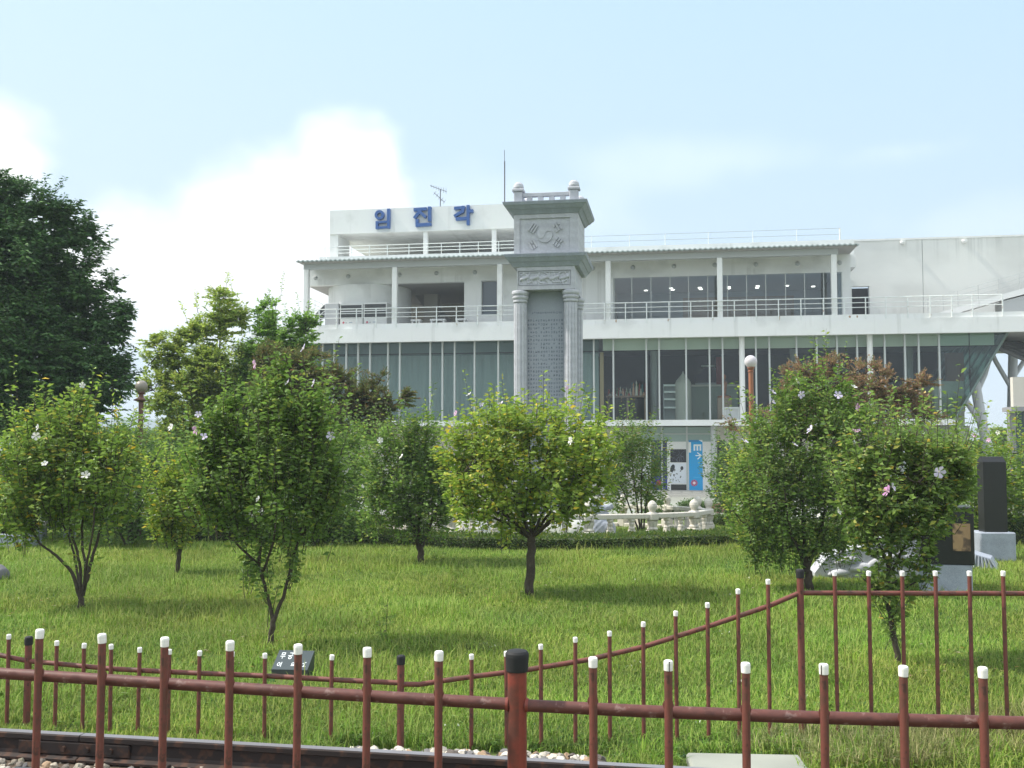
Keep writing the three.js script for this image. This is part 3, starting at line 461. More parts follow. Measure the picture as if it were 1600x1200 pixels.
// the blue lettering: three syllables in raised strokes
{
  const t = hallThing('rooftop_sign', 'big blue raised Korean letters 임진각 on the white rooftop band', 'sign');
  const blue = std({ color: lin(0.022, 0.09, 0.3), roughness: 0.4 }), z0 = -4.398, z1 = -4.14;
  const syll = (x0, y0, x1, y1, strokes, ring) => {
    const b = new MB(), A = fac(x0, y1, -4.4), B = fac(x1, y0, -4.4), X = (s) => lerp(A.x, B.x, s), Y = (s) => lerp(B.y, A.y, s), H = B.y - A.y;
    let k = 0;
    for (const [ax, ay, bx, by, w] of strokes) {          // a stroke from a to b in the unit square, y down, w thick
      const a = V(X(ax), Y(ay), 0), c = V(X(bx), Y(by), 0), d = c.clone().sub(a).normalize(), n = V(-d.y, d.x, 0).multiplyScalar(w * H / 2), e = d.multiplyScalar(w * H / 2);
      const q = [a.clone().sub(e).sub(n), c.clone().add(e).sub(n), c.clone().add(e).add(n), a.clone().sub(e).add(n)].map((p) => [p.x, p.y]);
      b.prism(q, z0, z1 + 0.004 * k++);
    }
    if (ring) { const [cx, cy, r, w] = ring, n = 28, C = V(X(cx), Y(cy), 0); for (let i = 0; i < n; i++) { const p = (t, rr) => [C.x + Math.cos(t) * rr * H, C.y + Math.sin(t) * rr * H], t0 = i / n * 6.2832, t1 = (i + 1) / n * 6.2832; b.prism([p(t0, r - w / 2), p(t0, r + w / 2), p(t1, r + w / 2), p(t1, r - w / 2)], z0, z1); } }
    b.build('letter', blue, t);
  };
  const w = 0.155;
  syll(586, 328, 611, 358.5, [[0.9, 0.05, 0.9, 0.55, w], [0.18, 0.67, 0.9, 0.65, 0.1], [0.18, 0.95, 0.9, 0.93, 0.1], [0.18, 0.67, 0.18, 0.95, 0.13], [0.9, 0.65, 0.9, 0.93, 0.13]], [0.33, 0.28, 0.185, 0.13]);
  syll(648, 324.5, 674.5, 355.5, [[0.07, 0.11, 0.66, 0.09, w], [0.4, 0.12, 0.07, 0.5, w], [0.4, 0.28, 0.64, 0.47, w], [0.92, 0.06, 0.92, 0.66, w], [0.19, 0.68, 0.19, 0.92, w], [0.19, 0.92, 0.94, 0.89, w]]);
  syll(711, 322, 738.5, 352, [[0.07, 0.12, 0.52, 0.1, w], [0.52, 0.1, 0.46, 0.3, w], [0.46, 0.3, 0.06, 0.52, w], [0.78, 0.06, 0.78, 0.6, w], [0.8, 0.3, 0.98, 0.3, w], [0.16, 0.7, 0.78, 0.68, w], [0.78, 0.68, 0.78, 0.96, w]]);
}
// antenna, lightning rod
{
  const met = std({ color: lin(0.1, 0.1, 0.11), roughness: 0.5, metalness: 0.4 }), z = -7, p = (x, y) => { const q = fac(x, y, z); return V(q.x, q.y, z); };
  const t = hallThing('roof_aerial', 'small television aerial on the rooftop above the blue letters', 'aerial');
  new MB().tube([p(688, 324), p(688, 296)], 0.035, 6).build('mast', met, t);
  const a = new MB(); a.tube([p(672, 290), p(698, 299.5)], 0.022, 5); for (let k = 0; k < 7; k++) { const c = lerp(674, 697, k / 6), y = lerp(290.8, 299, k / 6); a.tube([p(c, y - 2.2 - 0.5 * k), p(c, y + 2.2 + 0.3 * k)], 0.012, 4); } a.build('antenna_array', met, t);
  const b = new MB(); b.tube([p(678, 301), p(694.5, 316)], 0.022, 5); for (let k = 0; k < 5; k++) { const c = lerp(679, 694, k / 4), y = lerp(302, 315.5, k / 4); b.tube([p(c - 2, y + 3), p(c + 2.5, y - 3.5)], 0.012, 4); } b.build('antenna_array', met, t);
  const r = hallThing('lightning_rod', 'tall thin lightning rod beside the top of the stone monument', 'rod');
  new MB().tube([p(788.5, 324), p(788.5, 252)], 0.045, 6).build('mast', met, r); new MB().tube([p(788.3, 252), p(788, 234)], 0.02, 5).build('tip', met, r);
}
// air conditioners on the terrace
{
  const cab = std({ color: lin(0.74, 0.75, 0.73), roughness: 0.5 }), gr = std({ color: lin(0.07, 0.072, 0.075), roughness: 0.6 });
  const mark = () => { const c = document.createElement('canvas'); c.width = 256; c.height = 96; const g = c.getContext('2d'); g.fillStyle = '#e4e6e3'; g.fillRect(0, 0, 256, 96); g.fillStyle = '#b5203f'; g.beginPath(); g.arc(38, 48, 24, 0, 7); g.fill(); g.strokeStyle = '#eee'; g.lineWidth = 4; g.beginPath(); g.arc(38, 48, 15, 0.2, 4.6); g.stroke(); g.fillStyle = '#7a7d80'; g.font = 'bold 40px sans-serif'; g.fillText('LG', 70, 62); g.fillStyle = '#8fa3b4'; g.fillRect(168, 38, 76, 18); g.fillStyle = '#e4e6e3'; for (let i = 0; i < 5; i++) g.fillRect(180 + i * 14, 36, 3, 22); const t = new THREE.CanvasTexture(c); t.colorSpace = THREE.SRGBColorSpace; return t; };
  const mk = mark(), z = -1.5;
  [[530.5, 566, 'left of the two white air conditioners with dark grilles by the drum'], [567.5, 604, 'right of the two white air conditioners with dark grilles by the drum']].forEach(([a, c, label], i) => {
    const t = hallThing('air_conditioner', label, 'air conditioner', 'air conditioners on the terrace');
    const x0 = fx(a, z), x1 = fx(c, z), y0 = yT + 0.02, y1 = fy(565, i ? 473 : 474, z), hh = y1 - y0, g0 = y0 + hh * 0.36, gm = y0 + hh * 0.665;
    new MB().block(x0, x1, y0, y1, z - 1, z, 0.02).build('cabinet', cab, t);
    for (const [s, e] of [[g0, gm - 0.04], [gm + 0.04, y1 - 0.1]]) { const g = new MB(); g.box(x0 + 0.07, x1 - 0.07, s, e, z + 0.001, z + 0.012); for (let y = s + 0.03; y < e - 0.02; y += 0.06) g.box(x0 + 0.07, x1 - 0.07, y, y + 0.02, z + 0.013, z + 0.035); g.build('grille', gr, t); }
    const b = new MB(), lx = x0 + 0.12, ly = y0 + 0.12, q = (x, y) => V(x, y, z + 0.004), n = V(0, 0, 1); for (const [x, y, u, v] of [[0, 0, 0, 0], [0.75, 0, 1, 0], [0.75, 0.28, 1, 1], [0, 0, 0, 0], [0.75, 0.28, 1, 1], [0, 0.28, 0, 1]]) b.v(q(lx + x, ly + y), n, u, v); b.build('badge', std({ map: mk, roughness: 0.5 }), t);
  });
  const t = hallThing('air_conditioner', 'grey air conditioner turned sideways at the terrace corner, louvres facing left', 'air conditioner');
  const x0 = fx(507, z), x1 = fx(528, z), y1 = fy(517, 474, z);
  new MB().block(x0, x1, yT + 0.02, y1, z - 1.3, z, 0.02).build('cabinet', std({ color: lin(0.5, 0.51, 0.52), roughness: 0.5 }), t);
  new MB().quad(V(fx(491, z), yT + 0.1, z + 0.02), V(x0 - 0.03, yT + 0.62, z - 0.05), V(x0 - 0.03, y1 - 0.05, z - 0.05), V(fx(491, z), y1 - 0.7, z + 0.02)).build('louvre_panel', gr, t);
  const f = new MB(); for (const k of [0, 0.5, 1]) f.tube([V(fx(491, z), lerp(yT + 0.1, y1 - 0.7, k), z + 0.05), V(x0 - 0.03, lerp(yT + 0.62, y1 - 0.05, k), z)], 0.035, 5); f.tube([V(fx(491, z), yT, z + 0.05), V(fx(491, z), y1 - 0.7, z + 0.05)], 0.035, 5); f.tube([V(fx(499, z), yT + 0.36, z + 0.04), V(fx(499, z), y1 - 0.38, z + 0.04)], 0.025, 5); f.build('louvre_frame', M.railWhite, t);
}
// benches under the open corner
[[641, 657, 'left'], [671, 695, 'middle'], [711, 728, 'right']].forEach(([a, b, w]) => {
  const z = -1.6, t = hallThing('terrace_bench', `${w} of the three low white benches in the dark terrace opening`, 'bench', 'white benches on the terrace');
  const x0 = fx(a, z), x1 = fx(b, z); new MB().block(x0, x1, yT + 0.3, yT + 0.42, z - 0.45, z, 0.015).build('seat', M.white, t);
  for (const x of [x0 + 0.06, x1 - 0.16]) new MB().box(x, x + 0.1, yT, yT + 0.299, z - 0.42, z - 0.03).build('leg', M.white, t);
});
// outdoor stair rail at the terrace's left end
{
  const t = hallThing('stair_rail', 'white sloping stair rail at the left end of the terrace', 'railing'), z = -6;
  const p = (x, y) => { const q = fac(x, y, z); return V(q.x, q.y, z); };
  for (const d of [0, 7, 15]) new MB().tube([p(481, 464 + d), p(504, 475 + d)], 0.03, 5).build('rail', M.railWhite, t);
  for (const x of [481, 492, 504]) new MB().tube([p(x, 464 + (x - 481) * 0.48), p(x, 497)], 0.03, 5).build('post', M.railWhite, t);
}
// banners on the white hoarding
{
  const ez = -2.6 - 0.118, face = (name, label, x0, x1, y0, y1, draw, cat = 'banner') => {
    const W = 256, c = document.createElement('canvas'), A = fac(x0, y1, ez), B = fac(x1, y0, ez); c.width = W; c.height = Math.round(W * (B.y - A.y) / (B.x - A.x)); draw(c.getContext('2d'), c.width, c.height);
    const t = new THREE.CanvasTexture(c); t.colorSpace = THREE.SRGBColorSpace;
    const b = new MB(), n = V(0, 0, 1), d = 0.03; for (const [u, v] of [[0, 0], [1, 0], [1, 1], [0, 0], [1, 1], [0, 1]]) b.v(V(lerp(A.x, B.x, u), lerp(A.y, B.y, v), ez + d), n, u, v);
    const g = hallThing(name, label, cat); b.build('print', std({ map: t, roughness: 0.6 }), g);
    const r = new MB(); r.box(A.x, B.x, A.y, B.y, ez + 0.002, ez + d - 0.002); r.build('board', M.white, g);
  };
  const flower = (g, x, y, r, out, inn) => { g.fillStyle = out; for (let i = 0; i < 8; i++) { g.save(); g.translate(x, y); g.rotate(i * Math.PI / 4); g.beginPath(); g.moveTo(0, 0); g.lineTo(r * 0.3, -r); g.lineTo(-r * 0.3, -r); g.fill(); g.restore(); } g.fillStyle = inn; g.beginPath(); g.arc(x, y, r * 0.42, 0, 7); g.fill(); };
  face('blue_banner', 'bright blue vertical banner with white m, arrow and red flower mark', 1077, 1097.5, 687.5, 773, (g, w, h) => {
    g.fillStyle = '#0f9fdf'; g.fillRect(0, 0, w, h); g.fillStyle = '#f0f2f2'; g.fillRect(0, h * 0.02 + 20, w * 0.16, h * 0.19); g.beginPath(); g.moveTo(w * 0.72, 0); g.lineTo(w, 0); g.lineTo(w, h * 0.04); g.fill();
    g.fillStyle = '#2f87c4'; g.fillRect(0, 0, w * 0.72, h * 0.035);
    g.fillStyle = '#eef4f8'; for (const x of [0.4, 0.62, 0.84]) g.fillRect(w * x - 14, h * 0.09, 32, h * 0.105); g.fillRect(w * 0.36, h * 0.08, w * 0.56, h * 0.03);
    g.strokeStyle = '#eef6fa'; g.lineWidth = 20; g.lineCap = 'square'; g.beginPath(); g.moveTo(w * 0.52, h * 0.285); g.lineTo(w * 0.9, h * 0.285); g.moveTo(w * 0.64, h * 0.235); g.lineTo(w * 0.9, h * 0.285); g.lineTo(w * 0.66, h * 0.345); g.stroke();
    g.fillStyle = '#49b9ea'; g.fillRect(w * 0.3, h * 0.675, w * 0.5, h * 0.012);
    flower(g, w * 0.37, h * 0.785, 62, '#c83247', '#f6dfe4');
  });
  face('navy_banner', 'dark navy banner with red mark half hidden behind the shrub', 1018, 1042, 688, 773, (g, w, h) => { g.fillStyle = '#26344f'; g.fillRect(0, 0, w, h); g.fillStyle = '#2f3a8f'; g.fillRect(0, h * 0.66, w, h * 0.34); flower(g, w * 0.48, h * 0.78, 44, '#c0392f', '#d9674f'); });
  face('photo_poster', 'black and white picture poster between the two dark panes', 1047, 1072, 724, 755, (g, w, h) => { g.fillStyle = '#d9dfe6'; g.fillRect(0, 0, w, h); const r = rng(77); g.fillStyle = '#1f2428'; g.beginPath(); g.ellipse(w * 0.16, h * 0.25, w * 0.13, h * 0.2, 0.3, 0, 7); g.fill(); g.beginPath(); g.ellipse(w * 0.74, h * 0.24, w * 0.09, h * 0.1, 0, 0, 7); g.fill(); g.fillStyle = '#4c5148'; for (let i = 0; i < 26; i++) { g.beginPath(); g.ellipse(r() * w * 0.7, h * (0.3 + 0.7 * r()), 4 + 12 * r(), 3 + 9 * r(), r() * 3, 0, 7); g.fill(); } }, 'poster');
  face('scribble_poster', 'black poster with pale looping line drawing above the picture poster', 1047.5, 1071.8, 703, 721.8, (g, w, h) => { g.fillStyle = '#14171d'; g.fillRect(0, 0, w, h); const r = rng(5); g.strokeStyle = '#6b7280'; g.lineWidth = 4; for (let i = 0; i < 9; i++) { g.beginPath(); g.ellipse(w * r(), h * r(), w * (0.06 + 0.14 * r()), h * (0.1 + 0.22 * r()), r() * 3, 0.3, 5.4); g.stroke(); } }, 'poster');
}
// goods for sale seen through the glass
{
  const tan = std({ color: lin(0.36, 0.24, 0.17) }), tops = [0xb05a50, 0xc9c3b8, 0x4f7f86, 0xd9a68c, 0x8b2f2a, 0xe5ded2, 0x6b7f4f].map((c) => std({ color: c, roughness: 0.6 })), r = rng(31);
  const z = -3.6, t = hallThing('display_table', 'brown display table in the shop window left of the white shelves', 'table');
  const x0 = fx(946, z), x1 = fx(1011, z), y = fy(980, 618, z);
  new MB().block(x0, x1, y - 0.1, y, z - 1.1, z, 0.02).build('tabletop', tan, t); for (const x of [x0 + 0.1, (x0 + x1) / 2, x1 - 0.2]) new MB().box(x, x + 0.1, ySt, y - 0.101, z - 0.9, z - 0.2).build('leg', tan, t);
  for (let i = 0; i < 26; i++) {
    const h = 0.14 + r() * 0.6 * (i > 12 ? 1.4 : 0.8), x = lerp(x0 + 0.1, x1 - 0.1, (i + 0.3 + 0.4 * r()) / 26), zz = z - 0.15 - 0.75 * r();
    const g = hallThing('souvenir', ['small', 'slim', 'round', 'tall'][i % 4] + ' souvenir bottle or figure on the brown display table', 'souvenir', 'souvenirs on the display table'); g.userData.label = 'small colourful souvenir figure standing on the brown display table behind glass';
    new MB().lathe([[0.07, 0], [0.09, 0.02], [0.07, h * 0.55], [0.03, h * 0.7], [0.05, h * 0.85], [0, h]], 8, V(x, y + 0.001, zz)).build('figure', tops[i % tops.length], g);
  }
  const s = hallThing('shelf_unit', 'grey shelf unit with white shelves in the shop window', 'shelf'), s0 = fx(1037, z), s1 = fx(1061, z);
  for (const py of [602, 612.5, 624, 637]) new MB().box(s0, s1, fy(1050, py + 1, z), fy(1050, py - 1.5, z), z - 0.6, z).build('shelf', M.white, s);
  new MB().box(s0, s1, ySt, fy(1050, 600, z), z - 0.66, z - 0.602).build('back_panel', M.paintGrey, s);
  for (const x of [s0 - 0.041, s1 + 0.001]) new MB().box(x, x + 0.04, ySt, fy(1050, 600, z), z - 0.66, z + 0.02).build('side_panel', M.paintGrey, s);
  const c = hallThing('sales_counter', 'cream sales counter with tan top right of the white shelves', 'counter'), c0 = fx(1064, -4.4), c1 = fx(1152, -4.4), cy = fy(1100, 601, -4.4);
  new MB().box(c0, c1, ySt, cy - 0.12, -5.2, -4.4).build('body', std({ color: lin(0.2, 0.24, 0.2) }), c); new MB().block(c0 - 0.1, c1 + 0.1, cy - 0.119, cy, -5.3, -4.3, 0.02).build('top', M.paintBeige, c);
  const k = hallThing('pillar_display', 'cream pillar with pointed cap beside the sales counter', 'pillar'), ku = fx(1067, -4); new MB().lathe([[0.5, 0], [0.5, 2.3], [0.42, 2.5], [0.2, 2.75], [0.08, 2.9], [0, 3.1]], 10, V(ku, ySt, -3.7)).build('shaft', M.paintBeige, k);
  const v = hallThing('model_car', 'old dark car with pale roof on show behind the counter', 'car'), vz = -6.6, v0 = fx(1086, vz), v1 = fx(1128, vz), vy = fy(1100, 598, vz);
  new MB().prism([[v0, vy], [v1, vy], [v1, vy + 0.5], [v1 - 0.35, vy + 0.62], [v1 - 0.5, vy + 1.02], [v0 + 0.55, vy + 1.02], [v0 + 0.35, vy + 0.6], [v0, vy + 0.5]], vz - 1, vz).build('body', M.dark, v);
  new MB().block(v0 + 0.4, v1 - 0.4, vy + 1.03, vy + 1.14, vz - 1.02, vz + 0.02, 0.02).build('roof', M.white, v); new MB().box(v0, v1, ySt, vy - 0.002, vz - 1, vz).build('plinth', M.paintGrey, v);
  const q = hallThing('copper_figure', 'shiny copper figure on show beside the white column', 'statue'), qz = -3.4; new MB().lathe([[0.42, 0], [0.42, 0.12], [0.1, 0.2], [0.16, 0.6], [0.2, 0.95], [0.07, 1.1], [0.14, 1.25], [0.12, 1.4], [0, 1.48]], 14, V(fx(1131, qz), fy(1131, 622, qz), qz)).build('figure', std({ color: lin(0.45, 0.17, 0.08), metalness: 0.7, roughness: 0.35 }), q); new MB().box(fx(1120, qz), fx(1142, qz), ySt, fy(1131, 622, qz) - 0.002, qz - 0.5, qz + 0.5).build('plinth', tan, q);
}
// branching steel supports and the canopy beyond the leaning glass end
{
  const st = std({ color: lin(0.58, 0.6, 0.64), roughness: 0.45 });
  const mk = (name, label, D, paths) => { const t = thing(name, label, 'column', [0, 0, 0], 0, 'branching steel supports'); paths.forEach(([r, n, ...pts], i) => new MB().tube(pts.map(([x, y, d = 0]) => P(x, y, D + d)), r, 12).build(i ? 'branch' : 'trunk', st, t)); };
  mk('steel_support', 'leaning forked white steel support under the right end of the hall', 60, [[0.3, 0, [1546, 712], [1535, 664], [1524, 602], [1519, 575]], [0.17, 0, [1536, 668], [1522, 645], [1500, 612]], [0.15, 0, [1527, 612], [1539, 585], [1546, 560]]]);
  mk('steel_support', 'upright forked white steel support at the right edge beside the small glass building', 66, [[0.3, 0, [1581, 712], [1581, 640], [1583, 545]], [0.15, 0, [1581, 608], [1556, 565], [1548, 548]], [0.15, 0, [1583, 590], [1604, 558], [1612, 545]]]);
  const c = thing('canopy', 'dark louvred canopy soffit beyond the leaning glass end', 'canopy'), b = new MB(), D = 58;
  b.quad(P(1560, 546, D), P(1615, 568, D), P(1660, 540, D + 8), P(1580, 522, D + 8)); b.build('soffit', M.dark, c);
  for (let k = 0; k < 6; k++) new MB().tube([P(1562 + k * 2.6, 545 - k * 3.6, D - 0.2 + k), P(1616 + k * 7, 568 - k * 4.4, D - 0.2 + k)], 0.12, 6).build('louvre', std({ color: lin(0.12, 0.12, 0.12) }), c);
  const s = thing('small_glass_building', 'small grey framed glass building cut by the right picture edge', 'building'), pl = onPlane(P(1590, 690, 46).setY(0), SITE), O = P(1590, 690, 46).setY(0); s.position.copy(O); s.rotation.y = -SITE;
  const A = pl(1576, 636), B = pl(1760, 636), yb = -1.3;
  new MB().box(A.x, B.x, A.y - 0.2, A.y, -1.0, 0.4).build('roof', std({ color: lin(0.24, 0.24, 0.25) }), s); new MB().box(A.x + 0.02, pl(1587, 660).x, yb, A.y - 0.201, -0.4, 0).build('pier', std({ color: lin(0.2, 0.2, 0.2) }), s);
  for (let k = 0; k < 5; k++) { const x = pl(1588 + 16 * k, 660).x, x2 = pl(1602.5 + 16 * k, 660).x; new MB().box(x, x2, yb + 0.8, A.y - 0.201, -0.3, -0.26).build('glass_pane', std({ color: lin(0.05, 0.09, 0.08), roughness: 0.06 }), s); new MB().box(x2, x2 + 0.06, yb, A.y - 0.202, -0.35, -0.15).build('mullion', M.mullion, s); }
  new MB().box(A.x + 0.3, B.x, yb, A.y - 0.3, -1.0, -0.8).build('back_wall', M.paintGrey, s);
  const u0 = pl(1588, 600), u1 = pl(1592, 588); new MB().box(u0.x, B.x, A.y + 0.001, u1.y, -0.9, -0.5).build('upper_wall', M.paintBeige, s);
}

// ================================================================ the stone monument
const MY = 9.2 * Math.PI / 180, MO = P(853, 690, 23).setY(0), mGB = groundY(-23) , mon = onPlane(MO, MY);
{
  const t = thing('stone_monument', 'tall grey granite monument tower with columns, two cornices and carved flag emblem', 'monument', [MO.x, 0, MO.z], -MY);
  const X = (px, z = 0) => mon(px, 500, z).x, Y = (py, z = 0) => mon(853, py, z).y;
  const xc = X(853), hw = X(903.5) - xc, dep = 1.72, zb = -dep;
  const tier = (h0, y0, h1, y1, mat, name) => {              // flaring cornice: half widths below and above, with a stepped lip
    const b = new MB(), c = zb / 2, e = dep / 2 - hw;
    const ring = (h, y) => [V(xc - h, y, c + h + e), V(xc + h, y, c + h + e), V(xc + h, y, c - h - e), V(xc - h, y, c - h - e)];
    const H = y1 - y0, prof = [[h0, y0], [lerp(h0, h1, 0.1), y0 + H * 0.02], [lerp(h0, h1, 0.42), y0 + H * 0.36], [lerp(h0, h1, 0.5), y0 + H * 0.38], [lerp(h0, h1, 0.82), y0 + H * 0.7], [lerp(h0, h1, 0.9), y0 + H * 0.72], [h1, y0 + H * 0.94], [h1, y1], [h0 * 0.95, y1 + 0.03]].map(([h, y]) => ring(h, y));
    for (let i = 0; i + 1 < prof.length; i++) for (let k = 0; k < 4; k++) b.quad(prof[i][k], prof[i][(k + 1) % 4], prof[i + 1][(k + 1) % 4], prof[i + 1][k]);
    b.quad(...prof[prof.length - 1]); b.quad(...prof[0].slice().reverse());
    return b.build(name, mat, t);
  };
  const yA = Y(334), yB = Y(316.5), yC = Y(397.5), yD = Y(416.5), yE = Y(452), hCor = X(919.5) - xc;
  // parapet on top
  const yP = yB + 0.03, yPt = Y(297.5), hp = X(897) - xc, zf = zb / 2 + hp + dep / 2 - hw, zr = zb / 2 - hp - dep / 2 + hw;
  for (const [x, z] of [[-hp, zf], [hp, zf], [hp, zr], [-hp, zr]]) { const c = new MB(); c.block(xc + x - 0.1, xc + x + 0.1, yP, yPt, z - 0.1, z + 0.1, 0.012); const post = c.build('parapet_post', M.granite, t); new MB().block(xc + x - 0.14, xc + x + 0.14, yPt + 0.001, yPt + 0.06, z - 0.14, z + 0.14, 0.012).build('cap', M.granite, post); new MB().lathe([[0.11, 0], [0.125, 0.05], [0.11, 0.12], [0.06, 0.17], [0, 0.185]], 16, V(xc + x, yPt + 0.061, z)).build('finial', M.granite, post); }
  const yr0 = Y(305.5), yr1 = Y(299.5);
  for (const [a, b, c, d] of [[-hp + 0.101, hp - 0.101, zf - 0.07, zf + 0.05], [-hp + 0.101, hp - 0.101, zr - 0.05, zr + 0.07], [-hp - 0.05, -hp + 0.07, zr + 0.101, zf - 0.101], [hp - 0.07, hp + 0.05, zr + 0.101, zf - 0.101]]) new MB().block(xc + a, xc + b, yr0, yr1, c, d, 0.008).build('parapet_rail', M.granite, t);
  for (let k = 1; k <= 4; k++) for (const [z] of [[zf], [zr]]) { const x = lerp(-hp, hp, k / 5); new MB().box(xc + x - 0.06, xc + x + 0.06, yP, yr0 - 0.001, z - 0.06, z + 0.04).build('baluster', M.granite, t); }
  for (let k = 1; k <= 4; k++) for (const s of [-hp, hp]) { const z = lerp(zr, zf, k / 5); new MB().box(xc + s - 0.05, xc + s + 0.05, yP, yr0 - 0.001, z - 0.06, z + 0.06).build('baluster', M.granite, t); }
  tier(hw + 0.004, yA, hCor, yB, M.graniteBlue, 'upper_cornice');
  tier(hw + 0.002, yD, hCor - 0.03, yC, M.graniteBlue, 'lower_cornice');
  // emblem block with a sunk panel on the front
  const fr = 0.13, dpt = 0.035, blk = (name, x0, x1, y0, y1, ix0, ix1, iy0, iy1) => { const b = new MB(); b.box(x0, x1, y0, y1, zb, -dpt); b.box(x0, x1, iy1, y1, -dpt, 0).box(x0, x1, y0, iy0, -dpt, 0).box(x0, ix0, iy0, iy1, -dpt, 0).box(ix1, x1, iy0, iy1, -dpt, 0); return b.build(name, M.granite, t); };
  const ex = [X(812), X(891)], ey = [Y(394.5), Y(340.5)];
  const eb = blk('emblem_block', xc - hw, xc + hw, yC + 0.03, yA, ex[0], ex[1], ey[0], ey[1]);
  {
    const c = V(X(851.5), Y(366.5), 0), r = (X(863.8) - X(839.5)) / 2, z0 = -dpt + 0.001, b = new MB(), n = 40, S = (i) => { const s = i / 20, x = lerp(-r, r, s); return [c.x + x, c.y + (x < 0 ? -1 : 1) * Math.sqrt(Math.max(0, (r / 2) ** 2 - (Math.abs(x) - r / 2) ** 2)) * 0.9]; };
    const up = [], dn = []; for (let i = 20; i >= 0; i--) up.push(S(i)); for (let i = 1; i < n / 2; i++) { const a = Math.PI - i / (n / 2) * Math.PI; up.push([c.x + r * Math.cos(a), c.y + r * Math.sin(a)]); }
    for (let i = 0; i <= 20; i++) dn.push(S(i)); for (let i = 1; i < n / 2; i++) { const a = -i / (n / 2) * Math.PI; dn.push([c.x + r * Math.cos(a), c.y + r * Math.sin(a)]); }
    b.prism(up.reverse(), z0, z0 + 0.042); b.prism(dn.reverse(), z0, z0 + 0.03);  b.build('emblem_disc', M.granite, eb);
    const bars = (px, py, ang, rows) => { const g = new MB(), o = V(X(px), Y(py), 0), a = ang * Math.PI / 180, L = 0.21, wd = 0.036, gap = 0.06; rows.forEach((split, i) => { const off = (i - 1) * gap; for (const [s, e] of split ? [[-L / 2, -0.02], [0.02, L / 2]] : [[-L / 2, L / 2]]) { const q = [[s, off - wd / 2], [e, off - wd / 2], [e, off + wd / 2], [s, off + wd / 2]].map(([x, y]) => [o.x + x * Math.cos(a) - y * Math.sin(a), o.y + x * Math.sin(a) + y * Math.cos(a)]); g.prism(q, z0, z0 + 0.04); } }); g.build('trigram', M.granite, eb); };
    bars(833, 355.5, 56, [0, 0, 0]); bars(871, 354.5, -60, [1, 0, 1]); bars(832.5, 381, -60, [0, 1, 0]); bars(871.5, 378.5, 56, [1, 1, 1]);
  }
  // frieze block with a carved relief panel
  const hf = X(898.5) - xc, fx2 = [X(809.5), X(892)], fy2 = [Y(446), Y(422.5)];
  const fb = blk('frieze_block', xc - hf, xc + hf, yE, yD, fx2[0], fx2[1], fy2[0], fy2[1]);
  {
    const r = rng(9), w = fx2[1] - fx2[0], h = fy2[1] - fy2[0], curls = [];
    for (let i = 0; i < 34; i++) { const x = fx2[0] + w * (0.05 + 0.9 * ((i + r()) / 34)), y = fy2[0] + h * (0.15 + 0.7 * r()), a = r() * 6.3, L = 0.05 + 0.12 * r(); curls.push([[x, y, -dpt], [x + L * Math.cos(a), clamp(y + L * Math.sin(a), fy2[0] + 0.03, fy2[1] - 0.03), -dpt + 0.012], 0.014 + 0.016 * r(), 0.008 + 0.01 * r()]); }
    for (let i = 0; i < 5; i++) { const x = fx2[0] + w * (0.12 + 0.19 * i), y = fy2[0] + h * 0.5; curls.push([[x - 0.08, y - 0.02, -dpt], [x + 0.07, y + 0.03, -dpt], 0.04, 0.045]); curls.push([[x + 0.07, y + 0.03, -dpt], [x + 0.12, y + 0.12, -dpt], 0.028, 0.024]); for (const k of [-0.07, 0.05]) curls.push([[x + k, y, -dpt], [x + k + 0.03, y - 0.13, -dpt], 0.02, 0.012]); }
    const g = fieldMesh((x, y, z) => { let d = 1; for (const c of curls) { if (Math.abs(x - c[0][0]) > 0.3) continue; d = Math.min(d, capsule(x, y, z, c[0], c[1], c[2], c[3])); } return d; }, [fx2[0], fy2[0], -dpt - 0.02], [fx2[1], fy2[1], 0.05], 0.0095);
    mesh('relief', g, M.granite, fb);
    const e = new MB(); e.box(fx2[0] + 0.02, fx2[1] - 0.02, fy2[0] + 0.02, fy2[0] + 0.04, -dpt + 0.001, -0.012).box(fx2[0] + 0.02, fx2[1] - 0.02, fy2[1] - 0.04, fy2[1] - 0.02, -dpt + 0.001, -0.012).box(fx2[0] + 0.02, fx2[0] + 0.04, fy2[0] + 0.041, fy2[1] - 0.041, -dpt + 0.001, -0.012).box(fx2[1] - 0.04, fx2[1] - 0.02, fy2[0] + 0.041, fy2[1] - 0.041, -dpt + 0.001, -0.012); e.build('relief_frame', M.granite, fb);
  }
  // inscribed stele between four columns
  const yBase = Y(812), sx = [X(813), X(890)];
  new MB().box(sx[0], sx[1], yBase, yE - 0.001, zb + 0.3, -0.36).build('stele', M.graniteBlue, t);
  {
    const c = document.createElement('canvas'), W = 512, H = 1664; c.width = W; c.height = H; const g = c.getContext('2d'), r = rng(21);
    g.fillStyle = '#979da6'; g.fillRect(0, 0, W, H); for (let i = 0; i < 26000; i++) { const v = 115 + r() * 85; g.fillStyle = `rgba(${v},${v + 6},${v + 12},0.35)`; g.fillRect(r() * W, r() * H, 2 + 2 * r(), 2 + 2 * r()); }
    const glyph = (x, y, s, a) => { g.strokeStyle = `rgba(58,66,76,${a})`; g.lineWidth = s * 0.13; const n = 3 + Math.floor(r() * 4); for (let i = 0; i < n; i++) { g.beginPath(); const h = r() < 0.5; if (h) { const yy = y + s * r(); g.moveTo(x + s * 0.05, yy); g.lineTo(x + s * (0.6 + 0.4 * r()), yy); } else { const xx = x + s * r(); g.moveTo(xx, y); g.lineTo(xx + (r() - 0.5) * s * 0.5, y + s * (0.6 + 0.4 * r())); } g.stroke(); } };
    for (let k = 0; k < 16; k++) glyph(100 + k * 20, 150, 13, 0.85);
